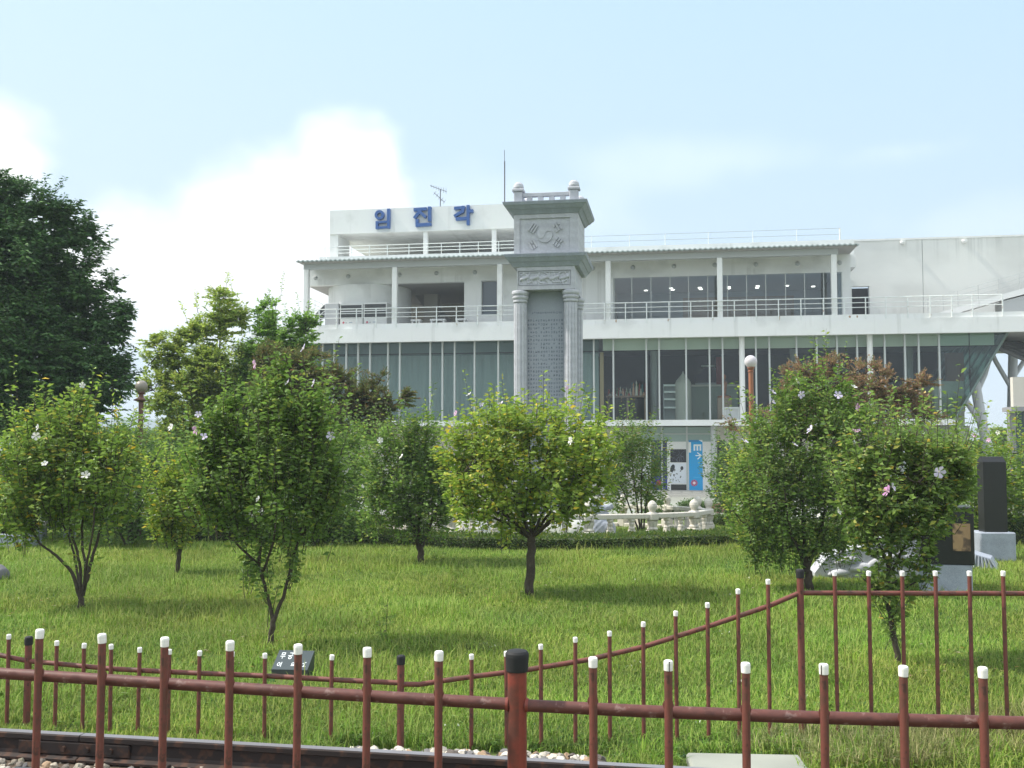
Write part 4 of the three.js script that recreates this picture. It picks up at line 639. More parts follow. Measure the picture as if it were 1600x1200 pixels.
    for (let j = 0; j < 48; j++) for (let k = 0; k < 15; k++) if (r() < 0.88) glyph(56 + k * 27, 205 + j * 29, 17, 0.55 + 0.35 * r());
    const tx = new THREE.CanvasTexture(c); tx.colorSpace = THREE.SRGBColorSpace; const m = std({ map: tx, roughness: 0.75, bumpMap: grain, bumpScale: 0.0 });
    const b = new MB(), n = V(0, 0, 1); for (const [u, v] of [[0, 0], [1, 0], [1, 1], [0, 0], [1, 1], [0, 1]]) b.v(V(lerp(sx[0], sx[1], u), lerp(yBase, yE - 0.002, v), -0.355), n, u, v); b.build('inscription', m, t);
  }
  const cx = [X(811.5), X(890.5)], cz = [-0.17, zb + 0.17], rad = (X(822) - X(802)) / 2;
  for (const x of cx) for (const z of cz) {
    const c = new MB(), n = 12, pr = []; for (let i = 0; i < n; i++) { const a = i / n * 2 * Math.PI; for (const [d, k] of [[-0.2, 1], [0, 1.03], [0.2, 1], [0.26, 0.9]]) pr.push([x + Math.cos(a + d) * rad * k, -z + Math.sin(a + d) * rad * k]); }
    const y0 = yBase, y1 = Y(472); for (let i = 0; i < pr.length; i++) { const a = pr[i], b = pr[(i + 1) % pr.length]; c.quad(V(a[0], y0, -a[1]), V(b[0], y0, -b[1]), V(b[0], y1, -b[1]), V(a[0], y1, -a[1])); }
    const col = c.build('column', M.granite, t);
    const k0 = y1, k1 = yE - 0.001, H = k1 - k0, R = rad; new MB().lathe([[R * 0.9, 0], [R * 1.05, 0.01], [R * 1.14, H * 0.1], [R * 1.14, H * 0.22], [R * 1.0, H * 0.27], [R * 1.16, H * 0.32], [R * 1.27, H * 0.42], [R * 1.27, H * 0.53], [R * 1.12, H * 0.58], [R * 1.24, H * 0.63], [R * 1.36, H * 0.74], [R * 1.36, H * 0.88], [R * 1.28, H * 0.97], [R * 1.0, H], [0, H]], 24, V(x, k0, z)).build('capital', M.granite, col);
  }
  const yb2 = yBase; new MB().block(xc - hw - 0.25, xc + hw + 0.25, yb2 - 0.35, yb2 - 0.001, zb - 0.25, 0.25, 0.03).build('base', M.granite, t);
  new MB().block(xc - hw - 0.55, xc + hw + 0.55, mGB - 0.3, yb2 - 0.352, zb - 0.55, 0.55, 0.03).build('plinth', M.granite, t);
}

// ================================================================ round balustrade, its beasts and stones
const RC = V(0.86, 0, -23.9);
{
  const t = thing('stone_balustrade', 'pale stone balustrade ring with ball-topped posts behind the low hedge', 'balustrade', [RC.x, 0, RC.z]);
  const R = 3.72, N = 16, at = (k) => { const a = (12 + 22.5 * k) * Math.PI / 180, x = R * Math.cos(a), z = R * Math.sin(a); return V(x, groundY(RC.z + z), z); };
  const post = new MB(); post.block(-0.115, 0.115, 0, 0.24, -0.115, 0.115, 0.015);
  post.lathe([[0.1, 0.241], [0.115, 0.27], [0.085, 0.31], [0.105, 0.38], [0.115, 0.43]], 14).block(-0.105, 0.105, 0.431, 0.6, -0.105, 0.105, 0.03); const pg = post.geo();
  const ball = new MB().lathe([[0.075, 0.601], [0.06, 0.62], [0.07, 0.64], [0.092, 0.685], [0.1, 0.73], [0.088, 0.785], [0.05, 0.83], [0.02, 0.845], [0, 0.852]], 16).geo();
  const bal = new MB().block(-0.07, 0.07, 0.1, 0.26, -0.05, 0.05, 0.01).lathe([[0.06, 0.261], [0.068, 0.29], [0.045, 0.33], [0.062, 0.38], [0.045, 0.41], [0.07, 0.44], [0.07, 0.479]], 10).geo();
  for (let k = 0; k < N; k++) {
    const p = at(k), q = at(k + 1), m = mesh('post', pg, M.graniteWarm, t), d = q.clone().sub(p), yaw = Math.atan2(-d.z, d.x); m.position.copy(p); m.rotation.y = yaw; mesh('ball', ball, M.graniteWarm, m);
    const L = Math.hypot(d.x, d.z), tilt = Math.atan2(d.y, L);
    const r = mesh('rail', new MB().block(0.106, L - 0.106, 0.48, 0.58, -0.075, 0.075, 0.014).geo(), M.graniteWarm, t); r.position.copy(p); r.rotation.set(0, yaw, tilt, 'YXZ');
    const c = mesh('curb', new MB().block(0.118, L - 0.118, -0.1, 0.099, -0.13, 0.13, 0.014).geo(), M.graniteWarm, t); c.position.copy(p); c.rotation.set(0, yaw, tilt, 'YXZ');
    for (const f of [0.33, 0.67]) { const b = mesh('baluster', bal, M.graniteWarm, t); b.position.copy(p).lerp(q, f); b.rotation.y = yaw; }
  }
}
{
  // carved guardian beast: seated, broad haunches, maned head turned to the right
  const D = 21.0, gy = groundY(-D) + 0.05, O = P(932, 690, D).setY(gy), k = 0.0139;
  const t = thing('stone_beast', 'blue-grey carved stone guardian beast with curled mane behind the balustrade', 'statue', O.toArray());
  const mane = []; const r = rng(55); for (let i = 0; i < 15; i++) { const a = -0.2 + i * 0.22, R = 0.19 + 0.05 * r(); mane.push([-0.13 - R * 0.9 * Math.sin(a * 0.9) * 0.9, 0.6 + R * Math.cos(a), 0.12 * (r() - 0.5) * 2, 0.05 + 0.025 * r()]); }
  const f = (x, y, z) => {
    let d = ellip(x, y, z, [0.1, 0.2, 0], [0.33, 0.3, 0.26]);
    d = smin(d, ellip(x, y, z, [-0.06, 0.36, 0], [0.22, 0.26, 0.2]), 0.12);
    for (const s of [-1, 1]) { d = smin(d, capsule(x, y, z, [0.26, 0.3, 0.16 * s], [0.33, 0.02, 0.18 * s], 0.09, 0.075), 0.06); d = smin(d, ellip(x, y, z, [-0.12, 0.12, 0.2 * s], [0.16, 0.15, 0.1]), 0.05); }
    d = smin(d, ellip(x, y, z, [-0.06, 0.66, 0], [0.2, 0.15, 0.17]), 0.08);                 // head
    d = smin(d, capsule(x, y, z, [0.05, 0.67, 0], [0.33, 0.72, 0], 0.1, 0.055), 0.05);       // upper jaw
    d = smin(d, capsule(x, y, z, [0.04, 0.56, 0], [0.24, 0.56, 0], 0.06, 0.04), 0.03);       // lower jaw
    for (const s of [-1, 1]) { d = smin(d, ellip(x, y, z, [0.06, 0.76, 0.1 * s], [0.05, 0.04, 0.035]), 0.02); d = smin(d, capsule(x, y, z, [-0.08, 0.77, 0.1 * s], [-0.17, 0.87, 0.13 * s], 0.04, 0.02), 0.03); d = smin(d, ellip(x, y, z, [0.33, 0.765, 0.03 * s], [0.035, 0.03, 0.03]), 0.02); }
    for (const m of mane) d = smin(d, Math.hypot(x - m[0], y - m[1], z - m[2]) - m[3], 0.025);
    d = Math.max(d, -capsule(x, y, z, [0.1, 0.615, 0.2], [0.34, 0.63, 0.2], 0.03, 0.03) );
    return d + 0.006 * Math.sin(x * 46) * Math.sin(y * 46);
  };
  mesh('body', fieldMesh(f, [-0.6, -0.1, -0.4], [0.6, 1.05, 0.4], 0.018), M.graniteBlue, t).scale.setScalar(0.92);
  // low white carved boulders beside it
  [[893, 21.6, 0.72, 0.4, 'white carved stone lying left of the blue-grey beast inside the balustrade'], [742, 21.4, 0.42, 0.3, 'pale stone seen under the yellowing tree, right of its neighbour'], [714, 21.5, 0.4, 0.26, 'pale stone seen under the yellowing tree, leftmost of the row']].forEach(([px, Dp, rx, ry, label], i) => {
    const p = P(px, 690, Dp).setY(groundY(-Dp)), g = thing('carved_stone', label, 'stone', p.toArray());
    const h = (x, y, z) => { let d = smin(ellip(x, y, z, [0, 0.12, 0], [rx, ry * 1.1, 0.4]), ellip(x, y, z, [-rx * 0.4, 0.3, 0], [rx * 0.55, ry * 0.9, 0.3]), 0.1); return d + 0.03 * (fbm(x * 5 + i * 7, y * 5, z * 5, 3) - 0.5) + 0.012 * Math.sin(18 * (x + y * 0.6)); };
    mesh('stone', fieldMesh(h, [-rx - 0.3, -0.15, -0.7], [rx + 0.3, 1, 0.7], 0.03), M.graniteWhite, g);
  });
}
// memorial stones on the right
{
  const put = (px, py, y = 0) => G(px, py, y), yaw = -SITE;
  let o = put(1562, 880);
  let t = thing('memorial_stele', 'tall black granite stele on a pale block at the right edge', 'stele', o.toArray(), -0.02), s = 0.01053;
  new MB().block(-0.3, 0.28, -0.05, 0.5, -0.5, 0, 0.015).build('pedestal', M.graniteBlue, t);
  { const b = new MB(), q = (x, y, z) => V(x, y, z), y0 = 0.501, y1 = 1.66, y2 = 1.75, zf = -0.09, zk = -0.32; b.box(-0.19, 0.19, y0, y1, zk, zf); b.quad(q(-0.19, y1, zf), q(0.19, y1, zf), q(0.17, y2, zf - 0.07), q(-0.17, y2, zf - 0.07)); b.quad(q(0.19, y1, zk), q(-0.19, y1, zk), q(-0.17, y2, zk + 0.07), q(0.17, y2, zk + 0.07)); b.quad(q(0.19, y1, zf), q(0.19, y1, zk), q(0.17, y2, zk + 0.07), q(0.17, y2, zf - 0.07)); b.quad(q(-0.19, y1, zk), q(-0.19, y1, zf), q(-0.17, y2, zf - 0.07), q(-0.17, y2, zk + 0.07)); b.quad(q(-0.17, y2, zf - 0.07), q(0.17, y2, zf - 0.07), q(0.17, y2, zk + 0.07), q(-0.17, y2, zk + 0.07)); b.build('slab', M.graniteBlack, t); }
  o = put(1484, 934); t = thing('memorial_block', 'square black granite block on a grey pedestal among the right-hand shrubs', 'memorial', o.toArray(), -SITE * 1.4);
  new MB().block(-0.3, 0.28, -0.05, 0.42, -0.55, 0, 0.015).build('pedestal', M.graniteBlue, t);
  new MB().block(-0.32, 0.31, 0.421, 1.16, -0.5, 0.01, 0.012).build('block', M.graniteBlack, t);
  new MB().box(0.05, 0.26, 0.6, 0.95, 0.012, 0.022).build('photo_plate', std({ map: tex(128, 0.6, (u, v) => { const a = tfbm(u, v, 5, 221, 4), b = tnoise(u, v, 14, 223); return mix3([0.64, 0.52, 0.38], [0.3, 0.24, 0.2], sstep(0.45, 0.65, a) * 0.8 + 0.2 * b); }), roughness: 0.35 }), t);
  o = put(1370, 908); t = thing('carved_relief_stone', 'white granite relief stone with carved swirling leaves behind the right-hand trees', 'memorial', o.toArray(), -SITE * 0.8);
  { const b = new MB(), q = [[-0.86, -0.05], [0.74, -0.05], [0.74, 0.66], [0.2, 0.62], [-0.3, 0.46], [-0.68, 0.34], [-0.86, 0.1]]; b.prism(q, -0.5, 0).build('slab', M.granite, t);
    const r = rng(3), leaves = []; for (let i = 0; i < 9; i++) leaves.push([-0.55 + 0.13 * i + 0.05 * r(), 0.1 + 0.22 * r() + 0.018 * i, (r() - 0.3) * 0.9]);
    mesh('relief', fieldMesh((x, y, z) => { let d = 1; for (const [lx, ly, a] of leaves) { const dx = x - lx, dy = y - ly, u = dx * Math.cos(a) + dy * Math.sin(a), v = -dx * Math.sin(a) + dy * Math.cos(a) + 0.25 * u * u; d = smin(d, ellip(u, v, z, [0, 0, 0], [0.17, 0.055, 0.06]), 0.012); } d = Math.min(d, capsule(x, y, z, [-0.4, 0.14, 0], [0.35, 0.3, 0], 0.03, 0.02)); return Math.max(d, -(z + 0.03)); }, [-0.84, -0.02, -0.06], [0.6, 0.62, 0.1], 0.013), M.granite, t); }
  o = put(1402, 880); t = thing('standing_stone', 'tall pale blue-white standing stone glimpsed between the right-hand trees', 'memorial', o.toArray(), -SITE);
  mesh('stone', fieldMesh((x, y, z) => Math.max(Math.abs(x) - 0.24 + 0.05 * y + 0.03 * fbm(x * 6, y * 4, z * 6), Math.abs(z) - 0.15, y - 1.95 + 0.3 * Math.abs(x), -y - 0.05) , [-0.4, -0.1, -0.25], [0.4, 2.1, 0.25], 0.03), M.granite, t);
  o = put(1537, 893); t = thing('ridged_stone', 'small grey ridged stone lying between the black block and the stele', 'stone', o.toArray(), -0.5);
  { const b = new MB(); b.prism([[-0.26, -0.03], [0.24, -0.03], [0.1, 0.2], [-0.16, 0.27]], -0.5, 0).build('stone', M.graniteBlue, t); const g = new MB(); for (let k = 0; k < 7; k++) { const a = k / 6; g.tube([V(lerp(-0.14, 0.1, a), lerp(0.26, 0.19, a), 0.01), V(lerp(-0.22, 0.22, a), -0.02, 0.02)], 0.017, 5); } g.build('ridge', M.graniteBlue, t); }
}
// stones on the left
{
  let o = G(18, 860), t = thing('granite_slab', 'low blue-grey granite slab on the lawn at the left edge', 'stone', o.toArray(), 0.15);
  new MB().block(-0.6, 0.33, -0.05, 0.3, -0.7, 0, 0.03).build('slab', M.graniteBlue, t); new MB().block(-0.45, 0.2, 0.301, 0.5, -0.6, -0.1, 0.03).build('upper_stone', M.graniteBlack, t);
  o = G(78, 842); t = thing('stone_bench', 'low stone bench with dark underside behind the left-hand tree', 'bench', o.toArray(), 0.05);
  new MB().block(-0.45, 0.5, 0.22, 0.36, -0.35, 0, 0.02).build('seat', M.graniteWarm, t); for (const x of [-0.35, 0.25]) new MB().block(x, x + 0.16, -0.05, 0.219, -0.32, -0.04, 0.015).build('leg', M.graniteBlue, t);
  o = G(-4, 909); t = thing('boulder', 'rounded grey boulder on the grass cut by the left picture edge', 'boulder', o.toArray());
  mesh('rock', fieldMesh((x, y, z) => ellip(x, y, z, [0, 0.08, 0], [0.16, 0.17, 0.15]) + 0.05 * (fbm(x * 9, y * 9, z * 9) - 0.5), [-0.25, -0.1, -0.25], [0.25, 0.32, 0.25], 0.018), std({ color: lin(0.15, 0.15, 0.16), roughness: 0.95, bumpMap: grain, bumpScale: 0.004 }), t);
}
// plaque on the lawn
{
  const o = G(452, 1056, 0.03), t = thing('lawn_plaque', 'small tilted black stone plaque with white lettering on the lawn', 'plaque', o.toArray(), -0.1);
  const c = document.createElement('canvas'); c.width = 512; c.height = 288; const g = c.getContext('2d'); g.fillStyle = '#454d50'; g.fillRect(0, 0, 512, 288);
  const r = rng(4); for (let i = 0; i < 5000; i++) { const v = 40 + r() * 40; g.fillStyle = `rgba(${v},${v + 8},${v + 8},0.5)`; g.fillRect(r() * 512, r() * 288, 2, 2); }
  g.strokeStyle = '#e8ecee'; g.lineWidth = 9; const L = (...p) => { g.beginPath(); g.moveTo(p[0], p[1]); for (let i = 2; i < p.length; i += 2) g.lineTo(p[i], p[i + 1]); g.stroke(); }, E = (x, y, a, b) => { g.beginPath(); g.ellipse(x, y, a, b, 0, 0, 7); g.stroke(); };
  const S = (x, y, f) => { g.save(); g.translate(x, y); f(); g.restore(); };
  S(50, 40, () => { g.strokeRect(14, 0, 44, 30); L(0, 52, 72, 52); L(36, 52, 36, 88); });                              // mu
  S(160, 40, () => { L(12, 0, 60, 0, 56, 28); L(0, 42, 72, 42); L(36, 42, 36, 54); E(36, 72, 20, 16); });                // gung
  S(268, 40, () => { L(18, 0, 36, 0); L(4, 16, 50, 16); E(27, 40, 16, 14); L(27, 58, 27, 74); L(0, 78, 54, 74); L(64, 0, 64, 92); L(64, 44, 78, 44); });   // hwa
  S(50, 176, () => { E(22, 34, 18, 22); L(58, 0, 58, 72); }); S(250, 176, () => { E(24, 26, 18, 16); L(0, 52, 50, 50); L(62, 0, 62, 72); }); S(410, 176, () => { L(0, 20, 50, 0); L(10, 60, 56, 60); L(28, 24, 28, 56); });
  const tx = new THREE.CanvasTexture(c); tx.colorSpace = THREE.SRGBColorSpace;
  const y0 = 0.05, y1 = 0.17, z0 = 0, z1 = -0.2, hw = 0.155, b = new MB();
  b.quad(V(-hw, -0.05, z0), V(hw, -0.05, z0), V(hw, y0, z0), V(-hw, y0, z0)); b.tri(V(hw, -0.05, z0), V(hw, -0.05, z1), V(hw, y0, z0)); b.tri(V(hw, -0.05, z1), V(hw, y1, z1), V(hw, y0, z0)); b.tri(V(-hw, -0.05, z1), V(-hw, -0.05, z0), V(-hw, y0, z0)); b.tri(V(-hw, -0.05, z1), V(-hw, y0, z0), V(-hw, y1, z1)); b.quad(V(hw, -0.05, z1), V(-hw, -0.05, z1), V(-hw, y1, z1), V(hw, y1, z1));
  b.build('stone', std({ color: lin(0.05, 0.057, 0.06), roughness: 0.4 }), t);
  const f = new MB(), n = V(0, 0.86, 0.51); for (const [u, v] of [[0, 0], [1, 0], [1, 1], [0, 0], [1, 1], [0, 1]]) f.v(V(lerp(-hw, hw, u), lerp(y0, y1, v) + 0.001, lerp(z0, z1, v)), n, u, v); f.build('inscribed_face', std({ map: tx, roughness: 0.35 }), t);
}
// lamp posts
for (const [px, py, D, r, label, pole, gl] of [[1173, 565, 31, 0.195, 'orange-brown lamp post with white globe in front of the hall', [0.32, 0.125, 0.06], 0], [221, 604, 20.5, 0.125, 'rust-brown lamp post with dim globe between the left-hand trees', [0.13, 0.06, 0.045], 1]]) {
  const p = P(px, py, D), gy = groundY(-D), t = thing('lamp_post', label, 'street lamp', [p.x, gy, p.z]), h = p.y - gy;
  new MB().lathe([[0.72 * r, -0.1], [0.72 * r, 0.25], [0.44 * r, 0.3], [0.38 * r, h - 2.8 * r], [0.38 * r, h - 1.1 * r]], 14).build('pole', std({ color: lin(...pole), roughness: 0.5 }), t);
  new MB().lathe((gl ? [[0.4 * r, h - 2.5 * r], [1.15 * r, h - 2.3 * r], [1.2 * r, h - 2.15 * r], [0.6 * r, h - 1.9 * r], [0.4 * r, h - 1.7 * r]] : [[0.39 * r, h - 1.7 * r], [0.5 * r, h - 1.65 * r], [0.5 * r, h - 1.5 * r], [0.39 * r, h - 1.45 * r]]), 14).build('collar', std({ color: lin(...pole.map((x) => x * 0.8)), roughness: 0.5 }), t).visible = true;
  new MB().lathe([[0.42 * r, h - 1.3 * r], [0.6 * r, h - r], [0.55 * r, h - 0.8 * r]], 14).build('globe_holder', std({ color: lin(...pole.map((x) => x * 0.8)), roughness: 0.5 }), t);
  mesh('globe', new THREE.SphereGeometry(r, 28, 20).translate(0, h, 0), new THREE.MeshPhysicalMaterial({ color: gl ? lin(0.34, 0.3, 0.25) : lin(0.74, 0.7, 0.73), roughness: 0.35, transmission: 0.25, thickness: 0 }), t);
}
// a terracotta pot by the hall steps
{
  const D = 36, o = P(1122, 800, D), t = thing('plant_pot', 'brown clay pot beside the rightmost ball-topped post', 'pot', [o.x, groundY(-D), o.z]);
  const h = P(1122, 787, D).y - groundY(-D); new MB().lathe([[0.22, 0], [0.26, h * 0.5], [0.3, h * 0.9], [0.34, h * 0.92], [0.34, h], [0.27, h], [0.25, h - 0.06], [0, h - 0.06]], 18).build('pot', std({ color: lin(0.32, 0.17, 0.12), roughness: 0.9 }), t);
}

// ================================================================ the near fence
const capGeo = (r, h) => new MB().lathe([[r * 0.9, 0], [r, h * 0.04], [r * 1.06, h * 0.75], [r * 0.98, h * 0.93], [r * 0.75, h], [0, h * 1.01]], 18);
{
  const O = P(808, 690, 3.46).setY(0), pl = onPlane(O, SITE * 0.86), t = thing('near_fence', 'rust-red pipe fence with white-capped pickets in front of the railway track', 'fence', O.toArray(), -SITE * 0.86);
  const tops = [[-37, 978], [62, 983], [160, 990], [257.5, 995.5], [359.5, 1001], [466, 1006.5], [574, 1011.5], [686, 1017], [926.5, 1026.5], [1044, 1031.5], [1165, 1035], [1287, 1037], [1411, 1040], [1535.5, 1042], [1662, 1043]];
  const r0 = rng(12), pr = 0.0136, ch = 0.034;
  tops.forEach(([px, py], i) => {
    const a = pl(px, py, 0.042), b = new MB(), lean = (r0() - 0.5) * 0.014;
    b.tube([V(a.x + lean, -0.1, 0.042), V(a.x, a.y - ch, 0.042)], pr, 14); { const k = pl(px, 1100, 0.02).x, ry = pl(px, lerp(1046, 1130, clamp(px / 1600, 0, 1)), 0.02).y; for (const s of [-1, 1]) { const q = [V(k + s * pr * 0.95, ry + 0.012, 0.024), V(k + s * pr * 1.05, ry, 0.026), V(k + s * pr * 0.95, ry - 0.012, 0.024)]; b.tube(q, [0.002, 0.0045, 0.002], 6); } } const p = b.build('picket', M.rust, t);
    const cg = capGeo(pr * 1.08, ch).geo(), c = mesh('cap', cg, M.capWhite, p); c.position.set(a.x, a.y - ch, 0.042); c.rotation.set((r0() - 0.5) * 0.1, r0() * 6, (r0() - 0.5) * 0.1);
    if (Math.abs(px - 1044) < 1 || Math.abs(px - 1287) < 1) { const s = new MB(); const q = V(a.x + (px < 1100 ? 0.004 : -0.01), a.y - ch, 0.042 + (px < 1100 ? 0.0162 : 0.0125)); s.box(q.x - 0.0012, q.x + 0.0012, q.y, q.y + ch * 0.95, q.z - 0.004, q.z + 0.001).build('split', M.steelDark, p); }
  });
  const rl = (px, py) => { const a = pl(px, py, 0); return V(a.x, a.y, 0); };
  const left = [[-60, 1044], [0, 1052], [150, 1061], [400, 1077], [600, 1089], [797, 1100]].map((q) => rl(...q)), right = [[819, 1102], [1000, 1111], [1240, 1120], [1450, 1126], [1660, 1131]].map((q) => rl(...q));
  new MB().tube(left, 0.0205, 18).build('rail', M.rustRail, t); new MB().tube(right, 0.0205, 18).build('rail', M.rustRail, t);
  const pt = pl(808, 1047, 0), p = new MB().tube([V(pt.x, -0.1, 0), V(pt.x, pt.y, 0)], 0.0325, 22).build('post', M.rustPost, t);
  mesh('cap', new MB().lathe([[0.036, 0], [0.037, 0.003], [0.0405, 0.05], [0.0395, 0.06], [0.034, 0.068], [0.018, 0.072], [0, 0.073]], 24).geo(), M.capBlack, p).position.set(pt.x, pt.y - 0.003, 0);
  for (const s of [-1, 1]) { const q = pl(808 + s * 15, 1101 + s * 0.6, 0); new MB().tube([V(q.x - s * 0.004, q.y, 0), V(q.x + s * 0.006, q.y, 0)], [0.026, 0.022], 18).build('weld', M.rustPost, t); }
}
// ================================================================ the far fence
{
  const A = G(45, 1141), B = G(627, 1174), C = G(1250, 1157), D = G(1680, 1163), Z = A.clone().sub(B).normalize().multiplyScalar(1.2).add(A);
  const t = thing('far_fence', 'rust-red railing with thin white-capped pickets that climbs across the lawn', 'fence', [0, 0, 0]);
  const span = (a, b) => { const yaw = Math.atan2(b.z - a.z, b.x - a.x), pl = onPlane(a, yaw), U = V(Math.cos(yaw), 0, Math.sin(yaw)), N = V(-Math.sin(yaw), 0, Math.cos(yaw)); return (px, py, z = 0) => { const q = pl(px, py, z); return a.clone().addScaledVector(U, q.x).addScaledVector(N, z).setY(q.y); }; };
  const s1 = span(A, B), s2 = span(B, C), s3 = span(C, D), r = 0.0135, ch = 0.034, r0 = rng(44);
  const cg = capGeo(r * 1.12, ch).geo();
  const picket = (s, px, py) => { const p = s(px, py, 0.022), h = p.y - ch, m = new MB().tube([V(p.x + (r0() - 0.5) * 0.008, -0.1, p.z), V(p.x, h, p.z)], r, 10).build('picket', M.rust, t), c = mesh('cap', cg, M.capWhite, m); c.position.set(p.x, h, p.z); c.rotation.set((r0() - 0.5) * 0.12, 0, (r0() - 0.5) * 0.12); };
  for (const q of [[-30, 988], [14, 991], [89, 1001], [131.5, 1005], [174, 1006.5], [218.5, 1011.5], [265, 1014.5], [312, 1016.5], [363, 1018], [414, 1020.5], [466, 1022], [518.5, 1023], [572, 1024]]) picket(s1, ...q);
  for (const q of [[682, 1024], [737, 1022], [791, 1017.5], [845, 1006.5], [899, 995.5], [952.5, 986], [1005, 971.5], [1055.5, 954.5], [1105.5, 941.5], [1153, 920], [1200, 905]]) picket(s2, ...q);
  for (const q of [[1304, 892], [1357, 892], [1409.5, 892], [1461.5, 892], [1514.5, 892], [1567, 892], [1621, 892]]) picket(s3, ...q);
  const post = (s, px, py) => { const p = s(px, py), m = new MB().tube([V(p.x, -0.1, p.z), p.clone().add(V(0, -0.05, 0))], 0.0235, 16).build('post', M.rust, t), c = mesh('cap', new MB().lathe([[0.0255, 0], [0.0275, 0.004], [0.0285, 0.045], [0.026, 0.055], [0.018, 0.06], [0, 0.061]], 18).geo(), M.capBlack, m); c.position.set(p.x, p.y - 0.056, p.z); };
  post(s1, 45, 995); post(s1, 626.5, 1024.5); post(s3, 1250, 890);
  const R = 0.0165, curve = (s, pts) => pts.map((q) => s(...q));
  new MB().tube(curve(s1, [[-60, 1012], [0, 1023.5], [20, 1028], [45, 1033], [100, 1038], [174, 1045], [290, 1051], [414, 1056], [520, 1062], [625, 1067]]), R, 12).build('rail', M.rust, t);
  new MB().tube(curve(s2, [[628, 1069], [655, 1069.5], [690, 1064], [740, 1057], [824, 1046.5], [918, 1031], [1006, 1010.5], [1106, 979], [1202, 946.5], [1249, 926.5]]), R, 12).build('rail', M.rust, t);
  new MB().tube(curve(s3, [[1251, 926.5], [1400, 927], [1680, 927.5]]), R, 12).build('rail', M.rust, t);
  new MB().tube(curve(s2, [[880, 1188], [930, 1187], [1000, 1183], [1100, 1176], [1200, 1166], [1246, 1160]]), R, 10).build('rail', M.rust, t);
  new MB().tube(curve(s3, [[1252, 1160], [1330, 1160], [1450, 1164], [1600, 1168], [1680, 1170]]), R, 10).build('rail', M.rust, t);
}
// ================================================================ railway track
{
  const t = thing('railway_track', 'rusty railway track with bright rail head behind the near fence', 'railway track', [railAt.x, 0, railAt.z], -SITE);
  const half = [[-0.068, 0.018], [0.068, 0.018], [0.068, 0.032], [0.02, 0.046], [0.0095, 0.062], [0.0095, 0.125], [0.034, 0.136], [0.034, 0.163], [0.029, 0.17], [-0.029, 0.17], [-0.034, 0.163], [-0.034, 0.136], [-0.0095, 0.125], [-0.0095, 0.062], [-0.02, 0.046], [-0.068, 0.032]];
  const uJ = G(128, 1148, 0.17).sub(railAt).dot(sU);
  for (const [a, b] of [[-9, uJ - 0.004], [uJ + 0.004, 9]]) {
    const m = mesh('rail', new MB().prism(half.map(([x, y]) => [-x, y]).reverse(), a, b).geo(), M.steelDark, t); m.rotation.y = Math.PI / 2;
    const h = mesh('rail_head', new MB().box(-0.028, 0.028, 0.1705, 0.1725, a, b).geo(), M.railHead, m);
  }
  const fp = new MB().block(uJ - 0.42, uJ + 0.34, 0.05, 0.128, 0.0105, 0.034, 0.005).build('fishplate', M.steelDark, t);
  for (const k of [-0.28, -0.1, 0.06, 0.22]) { const u = uJ + k; new MB().tube([V(u, 0.09, 0.035), V(u, 0.09, 0.055)], 0.017, 6).build('bolt', M.steelDark, fp); }
  const r = rng(8);
  for (let u = -9; u < 9; u += 0.62) {
    if (u > uJ - 0.1 && u < uJ + 0.4) continue;
    const b = new MB().block(u - 0.115, u + 0.115, -0.15, 0.016, -0.25, 1.8, 0.012).build('sleeper', M.timber, t); b.rotation.y = (r() - 0.5) * 0.02;
    for (const z of [0.09]) new MB().block(u - 0.02, u + 0.02, 0.017, 0.045, z - 0.025, z + 0.025, 0.006).build('spike', M.steelDark, b);
  }
  new MB().block(uJ - 0.3, uJ + 0.33, -0.05, 0.03, 0.22, 1.2, 0.01).build('slate_plate', std({ color: lin(0.05, 0.055, 0.062), roughness: 0.6, bumpMap: grain, bumpScale: 0.006 }), t);
  const o = G(1160, 1196), k = thing('concrete_slab', 'pale concrete slab edge in the grass at the bottom right', 'slab', [o.x, 0, o.z], -0.06);
  new MB().block(-0.34, 0.36, -0.08, 0.06, -0.05, 0.5, 0.015).build('slab', M.concrete, k);
}
